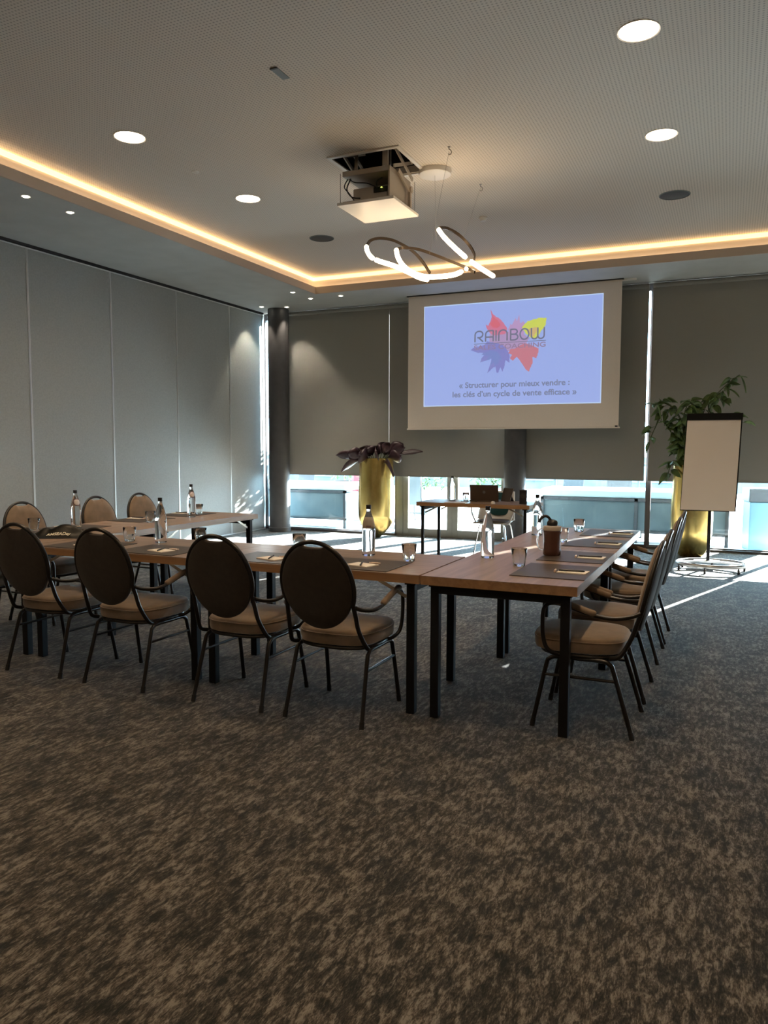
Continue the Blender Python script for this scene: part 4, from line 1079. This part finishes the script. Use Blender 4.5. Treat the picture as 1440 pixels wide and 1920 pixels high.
MB().pad(superellipse(0.16, 0.15, 3, 28), [(0.95, 0.0), (1, 0.008), (0.96, 0.022), (0.7, 0.026)], lambda u, v, w: (u, 0.185-w+0.2*(v)*0.9*0.3, 0.68+v)).build('back_pad', MT['teal'], t, smooth=True)
for s in (-1, 1):
    for y0, y1 in ((-0.13, -0.21), (0.13, 0.22)):
        MB().tube([(s*0.14, y0, 0.445), (s*0.17, y0*1.15, 0.40), (s*0.225, y1, 0.0)], 0.0085, 8).build('leg', MT['chrome'], t, smooth=True)
    MB().tube(smooth_path([(s*0.20, 0.17, 0.66), (s*0.275, 0.06, 0.68), (s*0.285, -0.10, 0.66), (s*0.27, -0.14, 0.58), (s*0.22, -0.12, 0.45)], 5), 0.010, 8).build('armrest', MT['shell'], t, smooth=True)

# ------------------------------------------------------------------ outside
struct(MB().box(-45, 45, 11.52, 60, -0.13, -0.012).build('floor', MT['terrace']))
def bench(x0, x1, y0, label, legs=False):
    d = 0.75; w = x1-x0
    t = thing('lounge_bench', label, 'bench', (x0, y0, -0.012), group='outdoor benches outside the glass')
    MB().box(0.0, w, 0.0, d, 0.67, 0.80).build('cushion', MT['benchpad'], t, bevel=0.03)
    MB().box(0.03, w-0.03, 0.03, d-0.03, 0.17, 0.62).build('bench_body', MT['benchbody'], t)
    f = MB()
    for px in ([0.0, w-0.05]+([w*0.52] if w > 1.8 else [])):
        f.box(px, px+0.05, 0.0, 0.05, 0.0, 0.67); f.box(px, px+0.05, d-0.05, d, 0.0, 0.67)
    f.box(0.0, w, 0.0, 0.05, 0.625, 0.67); f.box(0.0, w, 0.0, 0.045, 0.15, 0.18)
    f.build('frame', MT['benchframe'], t)
bench(-9.9, -6.12, 12.0, 'slate blue outdoor bench with pale cushion outside the left window')  # left end lengthened out of view to cut the low sun
bench(-2.70, 0.02, 12.05, 'long slate blue outdoor bench with pale cushion outside right windows')
# tall pale planter box by the flipchart
t = thing('planter_box', 'tall pale blue box with dark rim outside, right of flipchart', 'planter', (0.40, 12.05, -0.012), 0.25)
MB().box(-0.17, 0.17, -0.17, 0.17, 0.0, 0.68).build('box_body', MT['bluebox'], t, bevel=0.01)
MB().box(-0.185, 0.185, -0.185, 0.185, 0.68, 0.87).build('box_rim', MT['benchframe'], t, bevel=0.01)
def patio_chair(x, y, rz, label, m_, grp='patio chairs on the terrace'):
    t = thing('patio_chair', label, 'chair', (x, y, -0.012), rz, grp)
    MB().box(-0.23, 0.23, -0.22, 0.22, 0.43, 0.455).build('seat', MT[m_], t, bevel=0.008)
    b = MB(); b.bar((0, -0.22, 0.47), (0, -0.30, 0.92), 0.44, 0.015, (0, 1, 0)); b.build('backrest', MT[m_], t)
    for sx in (-1, 1):
        MB().bar((sx*0.22, 0.22, 0.0), (sx*0.22, 0.20, 0.66), 0.022).build('leg', MT['benchframe'], t)
        MB().bar((sx*0.22, -0.26, 0.0), (sx*0.22, -0.22, 0.66), 0.022).build('leg', MT['benchframe'], t)
        MB().bar((sx*0.235, -0.24, 0.66), (sx*0.235, 0.22, 0.66), 0.03).build('armrest', MT['benchframe'], t)
patio_chair(-7.95, 15.7, 2.6, 'red sling patio chair outside, left of the gold pot', 'red')
patio_chair(-7.35, 15.1, 3.3, 'second red patio chair outside, beside the gold pot', 'red')
patio_chair(-8.6, 14.6, 1.2, 'dark patio chair beyond the left bench', 'benchframe')
patio_chair(-2.9, 15.2, 2.8, 'dark patio chair behind the long bench, left one', 'benchframe')
patio_chair(-1.9, 15.0, 0.2, 'dark patio chair behind the long bench, right one', 'benchframe')
patio_chair(1.0, 14.4, -0.9, 'dark patio chair outside at the right picture edge', 'benchframe')
t = thing('sign_easel', 'thin dark a-frame easel outside the left glass door', 'easel', (-5.50, 13.4, -0.012), 0.2)
for s in (-1, 1):
    MB().bar((s*0.26, 0, 0), (s*0.20, 0.12, 1.15), 0.025).build('leg', MT['benchframe'], t)
MB().bar((0.02, 0.6, 0), (0.02, 0.13, 1.15), 0.022).build('rear_leg', MT['benchframe'], t)
MB().bar((-0.24, 0.02, 0.2), (0.24, 0.02, 0.2), 0.02).build('cross_bar', MT['benchframe'], t)
MB().box(-0.22, 0.22, 0.03, 0.05, 0.35, 1.05).build('sign_board', MT['facade'], t)
def shrub(x, y, r, h, label, n=260):
    t = thing('shrub', label, 'shrub', (x, y, -0.012), group='green shrubs on the terrace')
    MB().lathe([(0.0, 0.0), (r*0.5, 0.0), (r*0.62, 0.32), (0.0, 0.32)], n=20).build('tub', MT['greyplastic'], t, smooth=True)
    f = MB()
    for i in range(n):
        a = rnd.uniform(0, 2*PI); e = rnd.uniform(-0.5, 1.4); q = r*rnd.uniform(0.3, 1)
        p = Vector((math.cos(a)*math.cos(e)*q, math.sin(a)*math.cos(e)*q, h*0.55+math.sin(e)*h*0.45*rnd.uniform(0.4, 1)))
        leaf(f, p, (rnd.uniform(-1, 1), rnd.uniform(-1, 1), rnd.uniform(-0.3, 0.8)), 0.16, 0.08, n=3)
    f.build('foliage', MT['hedge'], t)
shrub(-6.0, 15.6, 0.55, 1.35, 'bright green shrub outside the left glass door')
shrub(-6.55, 13.5, 0.36, 2.3, 'tall slim shrub added behind the left bench to block low sun', 520)  # added to keep the sun patch on the partition small
shrub(-4.9, 16.8, 0.50, 1.2, 'bright green shrub outside, right of the easel')
shrub(-9.5, 18.5, 0.7, 1.5, 'green shrub far beyond the left bench')
shrub(2.6, 16.0, 0.7, 1.5, 'green shrub outside at the right edge')
t = thing('parasol_base', 'flat pale round parasol base on the terrace by the door', 'parasol base', (-5.25, 12.75, -0.012))
MB().lathe([(0.0, 0.0), (0.34, 0.0), (0.36, 0.02), (0.34, 0.06), (0.06, 0.08), (0.05, 0.2), (0.0, 0.2)], n=36).build('base_disc', MT['benchpad'], t, smooth=True)
# low railing and neighbouring building beyond
t = thing('railing', 'dark metal railing along the far side of the terrace', 'railing', (0, 19.5, -0.012))
MB().box(-18, 12, -0.02, 0.02, 1.0, 1.05).build('handrail', MT['benchframe'], t)
for i in range(16): MB().box(-18+2*i-0.02, -18+2*i+0.02, -0.02, 0.02, 0.0, 1.0).build('post', MT['benchframe'], t)
t = thing('building', 'pale low building beyond the terrace railing', 'building', (-4, 27, -0.012))
MB().box(-22, 18, 0, 6, 0, 1.15).build('facade', MT['facade'], t)
for i in range(9): MB().box(-20+4.2*i, -18.4+4.2*i, -0.05, 0.0, 0.3, 0.95).build('window', MT['benchbody'], t)
